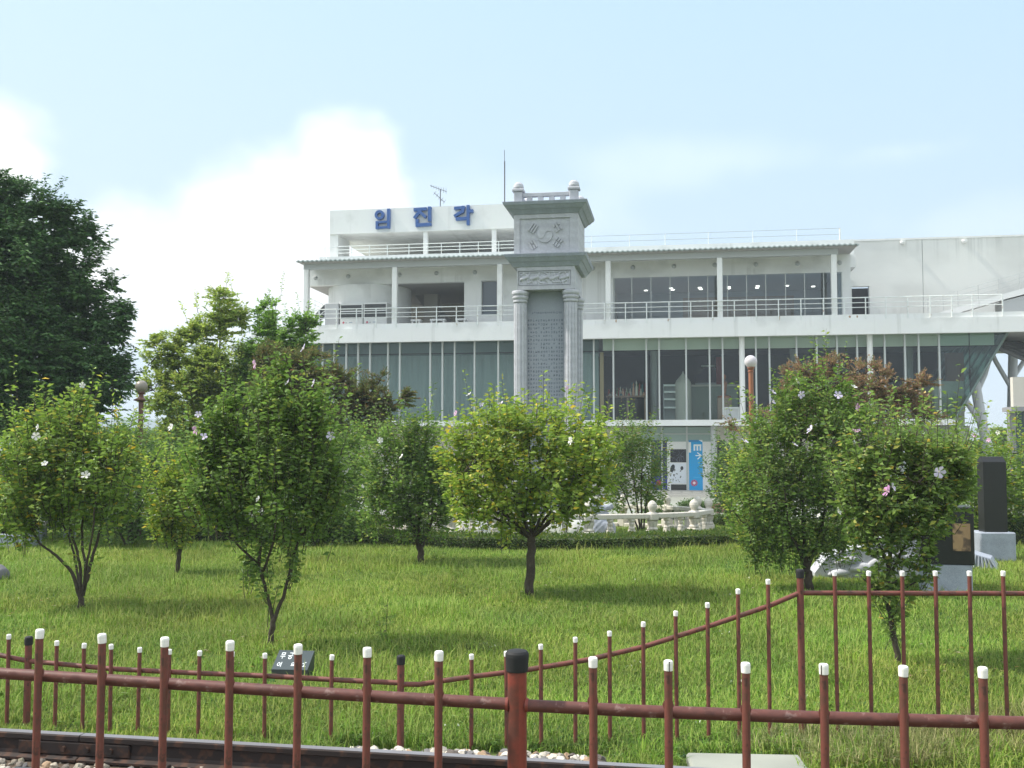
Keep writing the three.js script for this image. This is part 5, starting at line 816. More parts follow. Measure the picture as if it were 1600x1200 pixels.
// ballast stones: the ones by the far fence and between the sleepers one by one
{
  const r = rng(66), forms = [], mats = [[0.72, 0.69, 0.64], [0.58, 0.56, 0.53], [0.62, 0.52, 0.42], [0.45, 0.44, 0.44], [0.8, 0.77, 0.72], [0.36, 0.33, 0.31]].map((c, i) => std({ map: tex(64, 0.07, (u, v) => { const a = tfbm(u, v, 6, 231 + i, 4); return c.map((x) => x * (0.8 + 0.4 * a)); }), roughness: 0.9 }));
  for (let i = 0; i < 7; i++) { const g = new THREE.IcosahedronGeometry(1, 1), p = g.attributes.position, q = rng(100 + i), seen = new Map(); const s = [1, 0.55 + 0.3 * q(), 0.7 + 0.3 * q()]; for (let k = 0; k < p.count; k++) { const key = [p.getX(k), p.getY(k), p.getZ(k)].map((x) => x.toFixed(3)).join(); if (!seen.has(key)) seen.set(key, 0.72 + 0.42 * q()); const f = seen.get(key); p.setXYZ(k, p.getX(k) * f * s[0], p.getY(k) * f * s[1], p.getZ(k) * f * s[2]); } g.computeVertexNormals(); const b = new MB().add(g); forms.push(b.geo()); }
  const stone = (x, z, s, y = 0) => { const m = mesh('stone', forms[Math.floor(r() * 7)], mats[Math.floor(r() * 6)], trackBed); m.position.set(x, 0.006 + s * 0.35 + y, z); m.rotation.set(r() * 0.8, r() * 6.3, r() * 0.8); m.scale.setScalar(s); };
  let n = 0;
  for (let i = 0; i < 190; i++) { const px = 545 + 400 * Math.pow(r(), 0.9), d = (r() - 0.5), py = 1176 + (px - 545) * 0.033 + d * 14, p = G(px, py, 0.03); stone(p.x, p.z, 0.02 + 0.024 * r(), 0.02 * (1 - 2 * Math.abs(d))); n++; }
  for (let i = 0; i < 105; i++) { const u = -2.6 + 3.2 * r(), w = 0.13 + 0.55 * r(), p = onTrack(u, w); if (u < -2.35) continue; stone(p.x, p.z, 0.02 + 0.03 * r()); n++; }
  // the rest of the bed, too many to count
  const im = new THREE.InstancedMesh(forms[2], std({ color: lin(0.3, 0.27, 0.23), roughness: 0.95 }), 5200), mm = new THREE.Matrix4(), qn = new THREE.Quaternion();
  for (let i = 0; i < 5200; i++) { const p = onTrack(-6 + 12 * r(), -0.05 + 3.6 * r() ** 1.3), s = 0.008 + 0.024 * r() ** 2; qn.setFromEuler(new THREE.Euler(r() * 6, r() * 6, r() * 6)); mm.compose(V(p.x, 0.004 + s * 0.3, p.z), qn, V(s, s, s)); im.setMatrixAt(i, mm); im.setColorAt(i, (() => { const f = 0.55 + 0.8 * r(); return lin(f, f * (0.93 + 0.07 * r()), f * (0.84 + 0.12 * r())); })()); }
  im.name = numbered('ballast'); im.castShadow = im.receiveShadow = true; scene.add(im); tag(im, 'loose grey and brown ballast along the railway track', 'ballast', null, 'stuff');
}

// ================================================================ trees and shrubs
const proj = (p) => { const x = p.x, y = p.y - EYE, z = p.z, yc = y * cp + z * sp, zc = -y * sp + z * cp; return [800 + F * x / -zc, 600 - F * yc / -zc]; };
const smooth = (pts, n) => pts.length < 3 ? Array.from({ length: n + 1 }, (_, i) => pts[0].clone().lerp(pts[pts.length - 1], i / n)) : new THREE.CatmullRomCurve3(pts).getPoints(n);
// D distance; limbs: [radius at start, at end, [px, py, dz] ...]; lobes: [px, py, rx, ry, dz] in pixels (dz in metres)
function tree(o) {
  const r = rng(o.seed), D = o.D, m = D / F, gy = o.gy ?? groundY(-D), base = P(o.base, 690, D).setY(gy);
  const t = thing(o.name, o.label, o.category ?? 'tree', base.toArray(), 0, o.group), L = (px, py, dz = 0) => P(px, py, D + dz).sub(base);
  const wood = new MB(), nodes = [], stems = [];
  for (const [r0, r1, ...pts] of o.limbs) {
    const w = pts.map((q) => q[1] === 'g' ? L(q[0], 690, q[2] ?? 0).setY(-0.05) : L(...q)), c = smooth(w, Math.max(6, w.length * 4));
    c.forEach((p, i) => { if (i && i < c.length - 1) { p.x += (r() - 0.5) * r0 * 0.5; p.z += (r() - 0.5) * r0 * 0.5; } });
    wood.tube(c, c.map((_, i) => lerp(r0, r1, Math.pow(i / (c.length - 1), 0.8))), r0 > 0.025 ? 9 : 6);
    if (o.limbLeaves && r0 < 0.03) stems.push(c);
    c.forEach((p, i) => { if (i > c.length * (o.bare ?? 0.4)) nodes.push({ p, d: 0 }); });
  }
  const lobes = o.lobes.map(([px, py, rx, ry, dz = 0, zs = 1]) => ({ c: L(px, py, dz), rx: rx * m, ry: ry * m, rz: (rx + ry) / 2 * m * (o.deep ?? 1) * zs })), vol = lobes.map((l) => Math.pow(l.rx * l.ry * l.rz, o.volPow ?? 0.75)), tot = vol.reduce((a, b) => a + b, 0);
  const pick = (lo, hi) => { let k = r() * tot, i = 0; while ((k -= vol[i]) > 0 && i < vol.length - 1) i++; const l = lobes[i], q = V(r() * 2 - 1, r() * 2 - 1, r() * 2 - 1); while (q.lengthSq() > 1 || q.lengthSq() < 0.01) q.set(r() * 2 - 1, r() * 2 - 1, r() * 2 - 1); q.normalize(); q.multiplyScalar(lerp(lo, hi, Math.sqrt(r())) * (1 + (o.rag ?? 0.5) * (noise3(q.x * 2.2 + i * 7 + 20, q.y * 2.2 + o.seed, q.z * 2.2 + 9) - 0.5))); return { p: V(l.c.x + q.x * l.rx, l.c.y + q.y * l.ry, l.c.z + q.z * l.rz), out: V(q.x / l.rx, q.y / l.ry, q.z / l.rz).normalize() }; };
  const nearest = (p) => { let b = nodes[0], bd = 1e9; for (const n of nodes) { const dy = p.y - n.p.y, dx = Math.hypot(p.x - n.p.x, p.z - n.p.z), d = dx * dx + dy * dy * (dy < 0 ? 5 : 0.8) + n.d; if (d < bd) { bd = d; b = n; } } return b; };
  const bend = (a, b, up) => { const mid = a.clone().lerp(b, 0.5), len = a.distanceTo(b); mid.y -= up * len; mid.x += (r() - 0.5) * 0.15 * len; mid.z += (r() - 0.5) * 0.15 * len; return new THREE.QuadraticBezierCurve3(a, mid, b); };
  const up = o.up ?? 0.12, tw = o.twigR ?? 0.004;
  for (let k = 0; k < (o.branches ?? 30); k++) { const { p } = pick(0.3, 0.75), n = nearest(p), c = bend(n.p, p, up).getPoints(6); wood.tube(c, c.map((_, i) => lerp(tw * 3, tw * 1.2, i / 6)), 5, false); c.forEach((q, i) => i > 1 && nodes.push({ p: q, d: 0.0 })); }
  const crown = new MB(true), cols = o.cols, ct = cols.reduce((a, c) => a + c[3], 0), col = (bias) => { let k = r() * ct, i = 0; while ((k -= cols[i][3]) > 0 && i < cols.length - 1) i++; const f = (1.55 + 0.9 * r()) * bias; return [cols[i][0] * f, cols[i][1] * f, cols[i][2] * f]; };
  const LS = o.leaf * (o.lk ?? 1), LW = o.wid ?? 0.55, droop = o.droop ?? 0.7, start = o.start ?? 0.3;
  const foliate = (pts, out, count, bias, spread = 1) => {
    let ang = r() * 6.3;
    for (let i = 0; i < count; i++) {
      const f = lerp(start, 1, (i + r() * 0.8) / count) * (pts.length - 1), j = Math.min(Math.floor(f), pts.length - 2), p = pts[j].clone().lerp(pts[j + 1], f - j), td = pts[j + 1].clone().sub(pts[j]).normalize();
      ang += 2.4 + r(); const s = V(Math.cos(ang), 0.35 * (r() - 0.5), Math.sin(ang));
      const d = s.multiplyScalar(spread).addScaledVector(td, o.along ?? 0.55).addScaledVector(out, 0.35); d.y -= droop * r(); d.normalize();
      const n = V((r() - 0.5) * 2.8, 0.8, (r() - 0.5) * 2.8).addScaledVector(out, o.face ?? 0.5); n.addScaledVector(d, -n.dot(d)).normalize();
      const k = LS * (0.65 + 0.6 * r());
      crown.leaf(p.addScaledVector(d, 0.12 * k), d, n, k, k * LW * (0.85 + 0.3 * r()), col(bias));
    }
  };
  let made = 0; const want = Math.round(o.twigs * (o.k ?? 2.2)), per = Math.round(o.per * 1.25);
  for (let tries = 0; made < want && tries < want * 4; tries++) {
    const { p, out } = pick(o.lo ?? 0.3, o.hi ?? 1.15), g = noise3(p.x * (o.gf ?? 4) + o.seed, p.y * (o.gf ?? 4), p.z * (o.gf ?? 4));
    if (g < (o.gap ?? 0.36)) continue;
    if (p.y < (o.minY ?? 0.25)) continue;
    made++;
    const mx = o.twigL ?? 0.45; let a; if (o.erect && r() < o.erect) a = p.clone().add(V(-out.x * 0.4 * mx, -mx * (0.6 + 0.4 * r()), -out.z * 0.4 * mx)); else { a = nearest(p).p; if (a.distanceTo(p) > mx) a = p.clone().addScaledVector(a.clone().sub(p).normalize(), mx); }
    if (o.flat) { p.y += 0.06 * (r() - 0.3); }
    const c = bend(a, p, up).getPoints(3); if (o.twigWood !== false) wood.tube(c, c.map((_, i) => lerp(tw, tw * 0.35, i / 3)), 3, false);
    foliate(c, out, per, 0.85 + 0.3 * noise3(p.x * 2 + 40, p.y * 2, p.z * 2));
  }
  for (const c of stems) for (let k = Math.floor(c.length * 0.15); k + 1 < c.length; k++) { if (r() < 0.35) continue; const a = c[k], e = a.clone().add(V((r() - 0.5) * 0.3, 0.12 + 0.16 * r(), (r() - 0.5) * 0.3)); foliate(bend(a, e, 0.1).getPoints(3), V(0, 0.2, 0), o.limbLeaves, 1, 0.9); }
  // thin new shoots standing out of the crown
  for (let k = 0; k < (o.whips ?? 0); k++) {
    const { p, out } = pick(0.85, 1.05); if (p.y < (o.minY ?? 0.25) + 0.3 || out.y < -0.3) continue;
    const L2 = (o.whipL ?? 0.36) * (0.5 + r()), e = p.clone().addScaledVector(out, L2 * 0.4).add(V(0, L2 * 0.85, 0)), c = bend(p, e, 0.1).getPoints(5); wood.tube(c, c.map((_, i) => lerp(tw * 0.9, tw * 0.4, i / 5)), 3, false); foliate(c, V(0, 0.3, 0), Math.round(per * 0.8), 1.1, 0.8);
  }
  for (const [x0, y0, x1, y1, dz = 0] of o.shoots ?? []) { const c = smooth([L(x0, y0, dz), L((x0 + x1) / 2 + (r() - 0.5) * 4, (y0 + y1) / 2, dz), L(x1, y1, dz)], 8); wood.tube(c, c.map((_, i) => lerp(tw * 1.1, tw * 0.4, i / 8)), 4, false); foliate(c, V(0, 0.4, 0), Math.round((o.per + 3) * (o.shootK ?? 1)), 1.05, 0.9); }
  if (wood.p.length) wood.build('trunk', o.bark ?? M.bark, t);
  crown.build('crown', o.mat ?? M.leaf, t);
  for (const [px, py, ci, sz = 1] of o.flowers ?? []) flower(t, base, px, py, D, lobes, ci, sz, r);
  return t;
}
// five-petalled blossoms, each a part of its shrub, lying on the front of the crown
const petalM = [[0.72, 0.42, 0.66], [0.66, 0.6, 0.78], [0.82, 0.8, 0.8], [0.62, 0.3, 0.58]].map((c) => new THREE.MeshPhysicalMaterial({ color: lin(...c), transmission: 0.3, thickness: 0, roughness: 0.9, side: THREE.DoubleSide })), eyeM = std({ color: lin(0.35, 0.03, 0.09), roughness: 0.9 }), stamM = std({ color: lin(0.8, 0.75, 0.5) });
const blossom = (() => {
  const b = new MB(); for (let k = 0; k < 5; k++) { const a = k * 1.2566, R = (q, t, z) => V(Math.cos(a + t) * q, Math.sin(a + t) * q, z), A = V(0, 0, 0), B = R(0.032, -0.45, 0.012), C = R(0.052, -0.42, 0.012), D = R(0.06, 0, 0.024), E = R(0.052, 0.48, 0.02), G2 = R(0.03, 0.5, 0.016); b.tri(A, B, G2); b.quad(B, C, D, G2); b.tri(G2, D, E); } return b.geo();
})();
const stamen = new MB().lathe([[0.012, 0.001], [0.004, 0.006], [0.004, 0.024], [0, 0.03]], 6).geo();
function flower(t, base, px, py, D, lobes, ci, sz, r) {
  const d = ray(px, py), o = V(0, EYE, 0); let best = null;
  for (const l of lobes) { const c = l.c.clone().add(base), q = o.clone().sub(c), e = (v) => V(v.x / l.rx, v.y / l.ry, v.z / l.rz), a = e(d), b = e(q), A = a.dot(a), B = a.dot(b), C = b.dot(b) - 1.4, disc = B * B - A * C; if (disc > 0) { const s = (-B - Math.sqrt(disc)) / A; if (best === null || s < best) best = s; } }
  const p = best === null ? P(px, py, D) : o.clone().addScaledVector(d, best);
  const f = mesh('flower', blossom, petalM[ci], t); f.position.copy(p.sub(base)); f.rotation.set((r() - 0.5) * 1.8 - 0.5, (r() - 0.5) * 2.4, r() * 6); f.scale.setScalar(sz * 0.85);
  const s = mesh('stamen', stamen, stamM, f); s.rotation.x = Math.PI / 2;
}
const GREEN = [[0.085, 0.145, 0.026, 5], [0.115, 0.185, 0.034, 4], [0.065, 0.11, 0.024, 3], [0.19, 0.225, 0.04, 1.2]];
const BRIGHT = [[0.12, 0.185, 0.028, 5], [0.155, 0.22, 0.036, 4], [0.085, 0.14, 0.025, 3], [0.25, 0.25, 0.04, 1.0], [0.38, 0.27, 0.03, 0.25]];
const YELLOWISH = [[0.15, 0.215, 0.03, 5], [0.195, 0.25, 0.036, 4], [0.105, 0.165, 0.025, 3], [0.29, 0.28, 0.04, 1.5], [0.42, 0.31, 0.03, 0.3]];
const hib = { category: 'shrub', leaf: 0.066, wid: 0.5, per: 11, branches: 40, whips: 130, k: 1.08, lk: 1.15, erect: 0.75, rag: 0.75, twigL: 0.4, up: 0.16 };
const RS = 'rose of Sharon';
tree({ ...hib, name: 'rose_of_sharon', seed: 1, limbLeaves: 2, D: 12, base: 128, cols: BRIGHT, twigs: 900, gap: 0.38, flowers: [[134, 743, 2, 1.1], [70, 725, 2, 0.8], [56, 681, 2, 1], [128, 602, 2, 0.8], [60, 668, 2, 0.8]],
  label: 'many-stemmed flowering shrub with white blossoms at the left edge of the lawn',
  limbs: [[0.045, 0.03, [128, 'g'], [127, 945], [126, 928]], [0.026, 0.008, [125, 932], [112, 895], [88, 868], [62, 848], [40, 800]], [0.024, 0.008, [126, 930], [124, 880], [112, 835], [100, 780], [80, 720]], [0.024, 0.008, [128, 928], [134, 890], [128, 840], [130, 770], [115, 690]], [0.026, 0.008, [129, 930], [141, 885], [152, 845], [166, 790], [180, 730]], [0.022, 0.008, [130, 930], [136, 880, -0.2], [146, 820, -0.3], [150, 740, -0.3]], [0.022, 0.008, [127, 930], [120, 890, 0.3], [108, 840, 0.4], [60, 760, 0.4]]],
  lobes: [[45, 735, 75, 68], [110, 705, 72, 78], [170, 725, 60, 72], [95, 785, 75, 38], [55, 685, 48, 45], [118, 655, 28, 48], [40, 790, 40, 40], [185, 770, 40, 40]], shoots: [[118, 660, 122, 605], [95, 670, 92, 628], [45, 680, 38, 640], [62, 680, 66, 636], [130, 655, 136, 622], [175, 690, 186, 662]] });
tree({ ...hib, name: 'rose_of_sharon', seed: 2, D: 15.2, base: 280, cols: YELLOWISH, twigs: 330, leaf: 0.066, gap: 0.3, label: 'small yellow-green shrub on a short trunk between two larger shrubs on the left',
  limbs: [[0.04, 0.03, [280, 'g'], [279, 870], [283, 848]], [0.02, 0.008, [281, 858], [268, 835], [255, 800]], [0.02, 0.008, [283, 850], [298, 830], [306, 800]], [0.02, 0.008, [283, 850], [284, 810], [278, 760]]], lobes: [[272, 775, 38, 45], [285, 745, 24, 32], [270, 810, 36, 20], [300, 795, 20, 28]] });
tree({ ...hib, name: 'rose_of_sharon', seed: 3, limbLeaves: 2, k: 1.05, D: 9.9, base: 424, cols: [...GREEN, [0.11, 0.17, 0.028, 3]], twigs: 1350, leaf: 0.056, per: 10, gap: 0.4, twigL: 0.34, deep: 0.85,
  label: 'tall fork-trunked flowering shrub with a pink top blossom behind the lawn plaque',
  flowers: [[400, 569, 0, 1.05], [475, 545, 1, 1], [450, 598, 1, 0.7], [491, 599, 1, 0.8], [310, 648, 1, 0.7], [307, 672, 0, 1], [318, 683, 1, 0.8], [517, 681, 1, 0.9], [543, 738, 2, 0.8], [268, 668, 2, 0.8], [404, 780, 2, 0.6]],
  limbs: [[0.032, 0.026, [424, 'g'], [425, 985], [428, 966]], [0.022, 0.007, [427, 972], [416, 925], [404, 885], [372, 852], [345, 822], [318, 770]], [0.02, 0.006, [404, 888], [406, 840], [388, 770], [370, 690], [360, 640]], [0.023, 0.007, [428, 970], [445, 925], [458, 872], [470, 825], [479, 760], [486, 650]], [0.016, 0.006, [464, 850], [492, 805], [522, 760], [535, 700]], [0.016, 0.006, [408, 900], [428, 840, -0.2], [430, 740, -0.2], [430, 620, -0.1]], [0.014, 0.006, [455, 880], [440, 800, 0.3], [420, 700, 0.3]]],
  lobes: [[400, 725, 95, 85], [345, 705, 58, 68], [462, 705, 68, 92], [435, 625, 58, 50], [340, 770, 48, 46], [502, 745, 42, 62], [482, 605, 36, 38], [395, 800, 55, 45], [420, 860, 24, 40], [360, 650, 40, 40], [385, 845, 30, 34], [455, 850, 20, 40], [440, 560, 20, 24]], shoots: [[480, 610, 472, 556], [430, 600, 420, 572], [402, 640, 404, 580], [500, 620, 505, 575], [330, 680, 322, 622], [455, 610, 452, 585], [418, 980, 424, 900], [425, 960, 438, 905]] });
tree({ ...hib, name: 'rose_of_sharon', seed: 4, D: 16.4, base: 660, cols: GREEN, twigs: 900, leaf: 0.066, gap: 0.36, label: 'dark dense shrub with white blossoms just left of the yellowing tree', flowers: [[628, 714, 2, 1.1], [594, 688, 2, 1], [566, 760, 2, 0.7]],
  limbs: [[0.06, 0.045, [660, 'g'], [657, 862], [652, 848]], [0.035, 0.01, [653, 852], [642, 805], [622, 750], [600, 710]], [0.035, 0.01, [656, 860], [672, 820], [690, 780], [695, 730]], [0.03, 0.01, [653, 850], [655, 790], [645, 700]]], lobes: [[622, 725, 62, 65], [660, 755, 58, 58], [645, 685, 48, 42], [600, 775, 44, 40], [690, 745, 30, 50], [650, 805, 50, 25]], shoots: [[640, 670, 636, 640], [668, 670, 672, 645], [610, 690, 604, 660]] });
tree({ ...hib, name: 'rose_of_sharon', seed: 5, erect: 0.45, D: 13, base: 827, cols: YELLOWISH, twigs: 1080, leaf: 0.07, gap: 0.36, branches: 60, bare: 0.5, label: 'yellowing round-headed small tree on one straight trunk in front of the monument',
  flowers: [[733, 617, 2, 0.8], [783, 631, 1, 0.9], [753, 632, 1, 0.7], [713, 646, 0, 0.8], [893, 689, 2, 1.1], [885, 606, 0, 0.6]],
  limbs: [[0.062, 0.052, [827, 'g'], [828, 890], [830, 850], [831, 836]], ...[[745, 775, 0], [715, 735, 0.3], [790, 730, -0.3], [828, 690, 0], [880, 730, -0.2], [935, 690, 0.2], [940, 755, 0], [775, 790, -0.4], [705, 775, -0.1], [900, 780, -0.3], [860, 680, 0.5], [770, 680, 0.5]].map(([x, y, z]) => [0.024, 0.007, [830, 842], [830 + (x - 830) * 0.35, 842 + (y - 842) * 0.3 - 6, z * 0.4], [830 + (x - 830) * 0.75, 842 + (y - 842) * 0.7, z * 0.8], [x, y, z]])],
  lobes: [[825, 725, 112, 85], [748, 735, 58, 62], [912, 715, 52, 68], [825, 670, 92, 42], [780, 795, 62, 22], [875, 772, 50, 22], [730, 790, 36, 26], [715, 690, 30, 30], [935, 670, 26, 30]], shoots: [[775, 670, 772, 600], [848, 670, 849, 580], [765, 660, 764, 608], [822, 660, 820, 608], [885, 670, 886, 596], [905, 680, 906, 640], [745, 680, 741, 618], [795, 660, 797, 630], [930, 690, 934, 640], [855, 670, 857, 612], [868, 660, 872, 622], [725, 700, 716, 648], [812, 660, 808, 628], [838, 655, 838, 618]], shootK: 0.9 });
tree({ ...hib, name: 'rose_of_sharon', seed: 6, limbLeaves: 6, D: 13.5, base: 1262, cols: [...GREEN, [0.12, 0.16, 0.03, 2]], twigs: 1650, leaf: 0.058, gap: 0.34, label: 'broad dark flowering shrub with lavender blossoms behind the tall fence post on the right',
  flowers: [[1207, 613, 1, 1], [1245, 597, 2, 1], [1251, 616, 1, 1.1], [1309, 618, 1, 1.2], [1338, 636, 3, 1.1], [1334, 605, 2, 0.9], [1267, 672, 1, 1.3], [1337, 675, 3, 1.4], [1241, 695, 1, 0.9], [1163, 690, 1, 1.1], [1334, 693, 2, 0.9], [1280, 806, 2, 0.7], [1207, 628, 1, 0.9]],
  limbs: [[0.06, 0.045, [1262, 'g'], [1262, 895], [1258, 872]], [0.035, 0.01, [1257, 880], [1240, 840], [1214, 790], [1195, 730]], [0.04, 0.01, [1262, 885], [1280, 840], [1292, 780], [1305, 690]], [0.03, 0.01, [1258, 872], [1255, 800], [1250, 700], [1265, 630]], [0.025, 0.008, [1258, 875], [1235, 830, -0.3], [1225, 760, -0.5]], [0.012, 0.005, [1245, 850], [1215, 860], [1188, 850]]],
  lobes: [[1228, 705, 80, 80], [1272, 645, 80, 52], [1190, 745, 52, 68], [1302, 722, 68, 78], [1250, 795, 80, 45], [1340, 662, 42, 48], [1230, 842, 56, 26], [1170, 770, 36, 55], [1300, 600, 40, 28], [1235, 610, 36, 28], [1360, 730, 36, 55], [1185, 825, 38, 34], [1310, 830, 40, 34]], shoots: [[1240, 610, 1236, 580], [1280, 610, 1284, 578], [1215, 640, 1205, 606], [1320, 630, 1330, 598], [1255, 855, 1195, 850]] });
tree({ ...hib, name: 'rose_of_sharon', seed: 7, limbLeaves: 2, k: 1.15, rag: 0.45, erect: 0.4, D: 9.1, base: 1399, cols: BRIGHT.map(([r, g, b, w], i) => [r * 0.8, g * 0.82, b, w]), twigs: 1000, leaf: 0.054, per: 10, gap: 0.42, twigL: 0.32, minY: 0.4, label: 'slender leafy shrub with a pink blossom in front of the pale relief stone', flowers: [[1388, 768, 3, 1.1], [1394, 761, 1, 0.8], [1467, 737, 1, 1.1], [1310, 800, 2, 0.6], [1408, 660, 2, 0.6]],
  limbs: [[0.03, 0.012, [1399, 'g'], [1395, 985], [1388, 930], [1391, 870], [1394, 790], [1400, 700]], [0.016, 0.006, [1390, 900], [1420, 840], [1450, 780], [1470, 720]], [0.016, 0.006, [1390, 890], [1365, 830], [1350, 760], [1345, 710]], [0.012, 0.005, [1391, 940], [1360, 915], [1345, 900]], [0.012, 0.005, [1389, 930], [1430, 910], [1448, 895]]],
  lobes: [[1400, 765, 76, 88], [1450, 745, 60, 72], [1345, 775, 42, 62], [1485, 730, 40, 52], [1350, 705, 44, 44], [1460, 680, 40, 36], [1370, 800, 46, 58], [1410, 855, 50, 45], [1388, 920, 34, 24], [1432, 695, 50, 38], [1360, 725, 42, 50], [1470, 775, 34, 52], [1395, 965, 18, 24]], shoots: [[1430, 690, 1434, 650], [1400, 690, 1396, 655], [1465, 720, 1476, 676], [1360, 700, 1352, 668], [1425, 890, 1452, 886]] });
// shrubs further back
const far = { ...hib, leaf: 0.075, per: 9, branches: 24, twigL: 0.6, twigWood: false };
const shrub = (seed, D, base, cols, twigs, lobes, label, x = {}) => tree({ ...far, name: 'garden_shrub', seed, D, base, cols, twigs, lobes, label, limbs: [[0.05, 0.012, [base, 'g'], [base, lobes[0][1] + lobes[0][3] * 0.6], [lobes[0][0], lobes[0][1]]], ...lobes.slice(1).map((l) => [0.03, 0.01, [base, 'g'], [(base + l[0]) / 2, l[1] + l[3] * 0.9], [l[0], l[1]]])], ...x });
const DULL = [[0.07, 0.125, 0.032, 5], [0.095, 0.155, 0.04, 4], [0.055, 0.095, 0.027, 4]];
shrub(21, 20, 530, GREEN, 620, [[525, 735, 50, 78], [560, 705, 36, 48], [560, 780, 36, 45], [500, 770, 36, 50]], 'green shrub between the fork-trunked shrub and the dark shrub with white blossoms', { flowers: [[520, 762, 0, 1]] });
shrub(22, 25, 1000, [...GREEN, [0.14, 0.13, 0.03, 1.5]], 620, [[990, 715, 46, 52], [1018, 755, 28, 35], [962, 740, 28, 45], [985, 680, 36, 26]], 'open-stemmed shrub in front of the navy banner, left of the blue banner', { limbs: [[0.03, 0.01, [1000, 'g'], [992, 760], [985, 690]], [0.025, 0.01, [1004, 'g'], [1012, 770], [1022, 730]], [0.025, 0.01, [998, 'g'], [975, 770], [958, 735]], [0.025, 0.01, [1002, 'g'], [1002, 770], [1005, 710]]] });
shrub(23, 26, 1136, DULL, 330, [[1135, 735, 28, 40], [1130, 765, 26, 30], [1150, 712, 22, 30]], 'grey-green shrub right of the blue banner and above the clay pot');
shrub(24, 19.5, 1542, BRIGHT, 640, [[1540, 735, 44, 58], [1520, 780, 36, 45], [1588, 745, 40, 60], [1600, 790, 40, 50]], 'light green shrub behind the tall black stele at the right edge', { flowers: [[1522, 681, 0, 1], [1560, 676, 2, 1], [1545, 688, 0, 0.9]] });
shrub(25, 22, 1460, GREEN, 560, [[1450, 705, 52, 45], [1490, 740, 46, 60], [1400, 700, 40, 40], [1480, 685, 40, 26]], 'bushy green shrub below the leaning glass end, behind the black block', { flowers: [[1500, 672, 2, 1]] });
shrub(26, 19, 205, DULL, 620, [[200, 750, 55, 62], [230, 790, 40, 40], [165, 790, 46, 42], [215, 700, 40, 36]], 'dark shrub below the left lamp post, behind the small yellow-green shrub', {});
shrub(27, 20.5, 335, DULL, 620, [[330, 770, 60, 56], [300, 720, 50, 50], [370, 730, 46, 50], [260, 740, 40, 50]], 'dull green shrub glimpsed behind the fork-trunked shrub on the left', { flowers: [[262, 722, 2, 1]] });
shrub(28, 20, 20, DULL, 560, [[20, 750, 60, 66], [90, 770, 50, 46], [60, 700, 60, 40]], 'dark shrub behind the many-stemmed shrub at the left edge');
shrub(29, 19.3, 480, GREEN, 420, [[470, 790, 46, 40], [440, 770, 40, 40], [540, 800, 40, 28]], 'low green shrub behind the right-hand limb of the fork-trunked shrub');
shrub(30, 18.6, 1168, YELLOWISH, 360, [[1160, 770, 30, 58], [1175, 720, 30, 40], [1185, 800, 34, 34]], 'yellow-green shrub on the left flank of the broad dark flowering shrub', { leaf: 0.06 });
for (const [s, px, w, label] of [[31, 1028, 24, 'left of the two clipped round bushes below the hall steps'], [32, 1086, 27, 'right of the two clipped round bushes below the hall steps']]) tree({ name: 'clipped_bush', label, category: 'bush', group: 'clipped bushes by the hall steps', seed: s, D: 31, base: px, cols: DULL, twigs: 300, per: 9, leaf: 0.06, lo: 0.75, gap: 0.2, twigL: 0.3, twigWood: false, lobes: [[px, 800, w, 18]], limbs: [[0.03, 0.01, [px, 'g'], [px, 800]]], minY: 0.05 });
// the hanging-branched dark tree that fills the left edge
{
  const limbs = [[0.22, 0.17, [-40, 'g'], [-30, 720], [-20, 640]], [0.16, 0.02, [-20, 650], [-60, 500], [-40, 360], [10, 290]]], ends = [[140, 360, 0], [175, 440, 0.3], [180, 520, 0.5], [175, 590, 0], [110, 640, 0.4], [80, 340, 0.6], [100, 430, 0.8], [60, 540, 0.4], [20, 460, 0.6], [130, 520, 1.2], [-120, 420, 0.3], [-150, 560, 0], [40, 620, 0.2], [60, 310, 0.3], [0, 560, 1.5], [-60, 640, 0]];
  for (const [x, y, z] of ends) limbs.push([0.07, 0.012, [-28, lerp(640, y, 0.35)], [lerp(-30, x, 0.4), lerp(560, y, 0.75), z * 0.5], [x, y + 8, z]]);
  tree({ name: 'zelkova_tree', label: 'huge dark green tree with feathery hanging sprays at the left edge', seed: 50, D: 22, base: -30, bare: 0.3, cols: [[0.042, 0.088, 0.028, 5], [0.06, 0.115, 0.034, 4], [0.03, 0.066, 0.024, 4]], mat: M.leafDark, twigs: 2700, k: 4.2, hi: 1.06, per: 15, leaf: 0.115, wid: 0.42, droop: 0.5, along: 0.35, up: -0.06, rag: 0.3, branches: 170, twigL: 0.95, twigR: 0.006, start: 0.12, gap: 0.3, gf: 1.6, lo: 0.4, minY: 1.2, face: 0.15, volPow: 0.72,
    limbs, lobes: [[-60, 480, 190, 170], [60, 340, 62, 58], [105, 400, 70, 66], [125, 480, 72, 66], [140, 550, 66, 58], [130, 610, 72, 44], [50, 560, 110, 100], [20, 420, 100, 110], [80, 630, 90, 46], [-20, 320, 90, 60], [20, 660, 80, 30], [175, 590, 42, 40], [-30, 380, 110, 90], [60, 500, 110, 90], [110, 340, 40, 36], [100, 580, 100, 80], [180, 500, 30, 40], [60, 650, 110, 40]],
    shoots: [[60, 310, 74, 272], [80, 310, 102, 276], [40, 310, 28, 280], [120, 360, 146, 330], [150, 400, 180, 372], [165, 450, 198, 430], [170, 490, 208, 470], [180, 530, 206, 512], [180, 570, 214, 560], [170, 610, 222, 600], [150, 640, 200, 640], [140, 380, 172, 350], [20, 300, 6, 284]], shootK: 1.6 });
}
const AIRY = [[0.19, 0.25, 0.045, 5], [0.24, 0.29, 0.055, 4], [0.13, 0.18, 0.035, 4], [0.29, 0.29, 0.06, 1]];
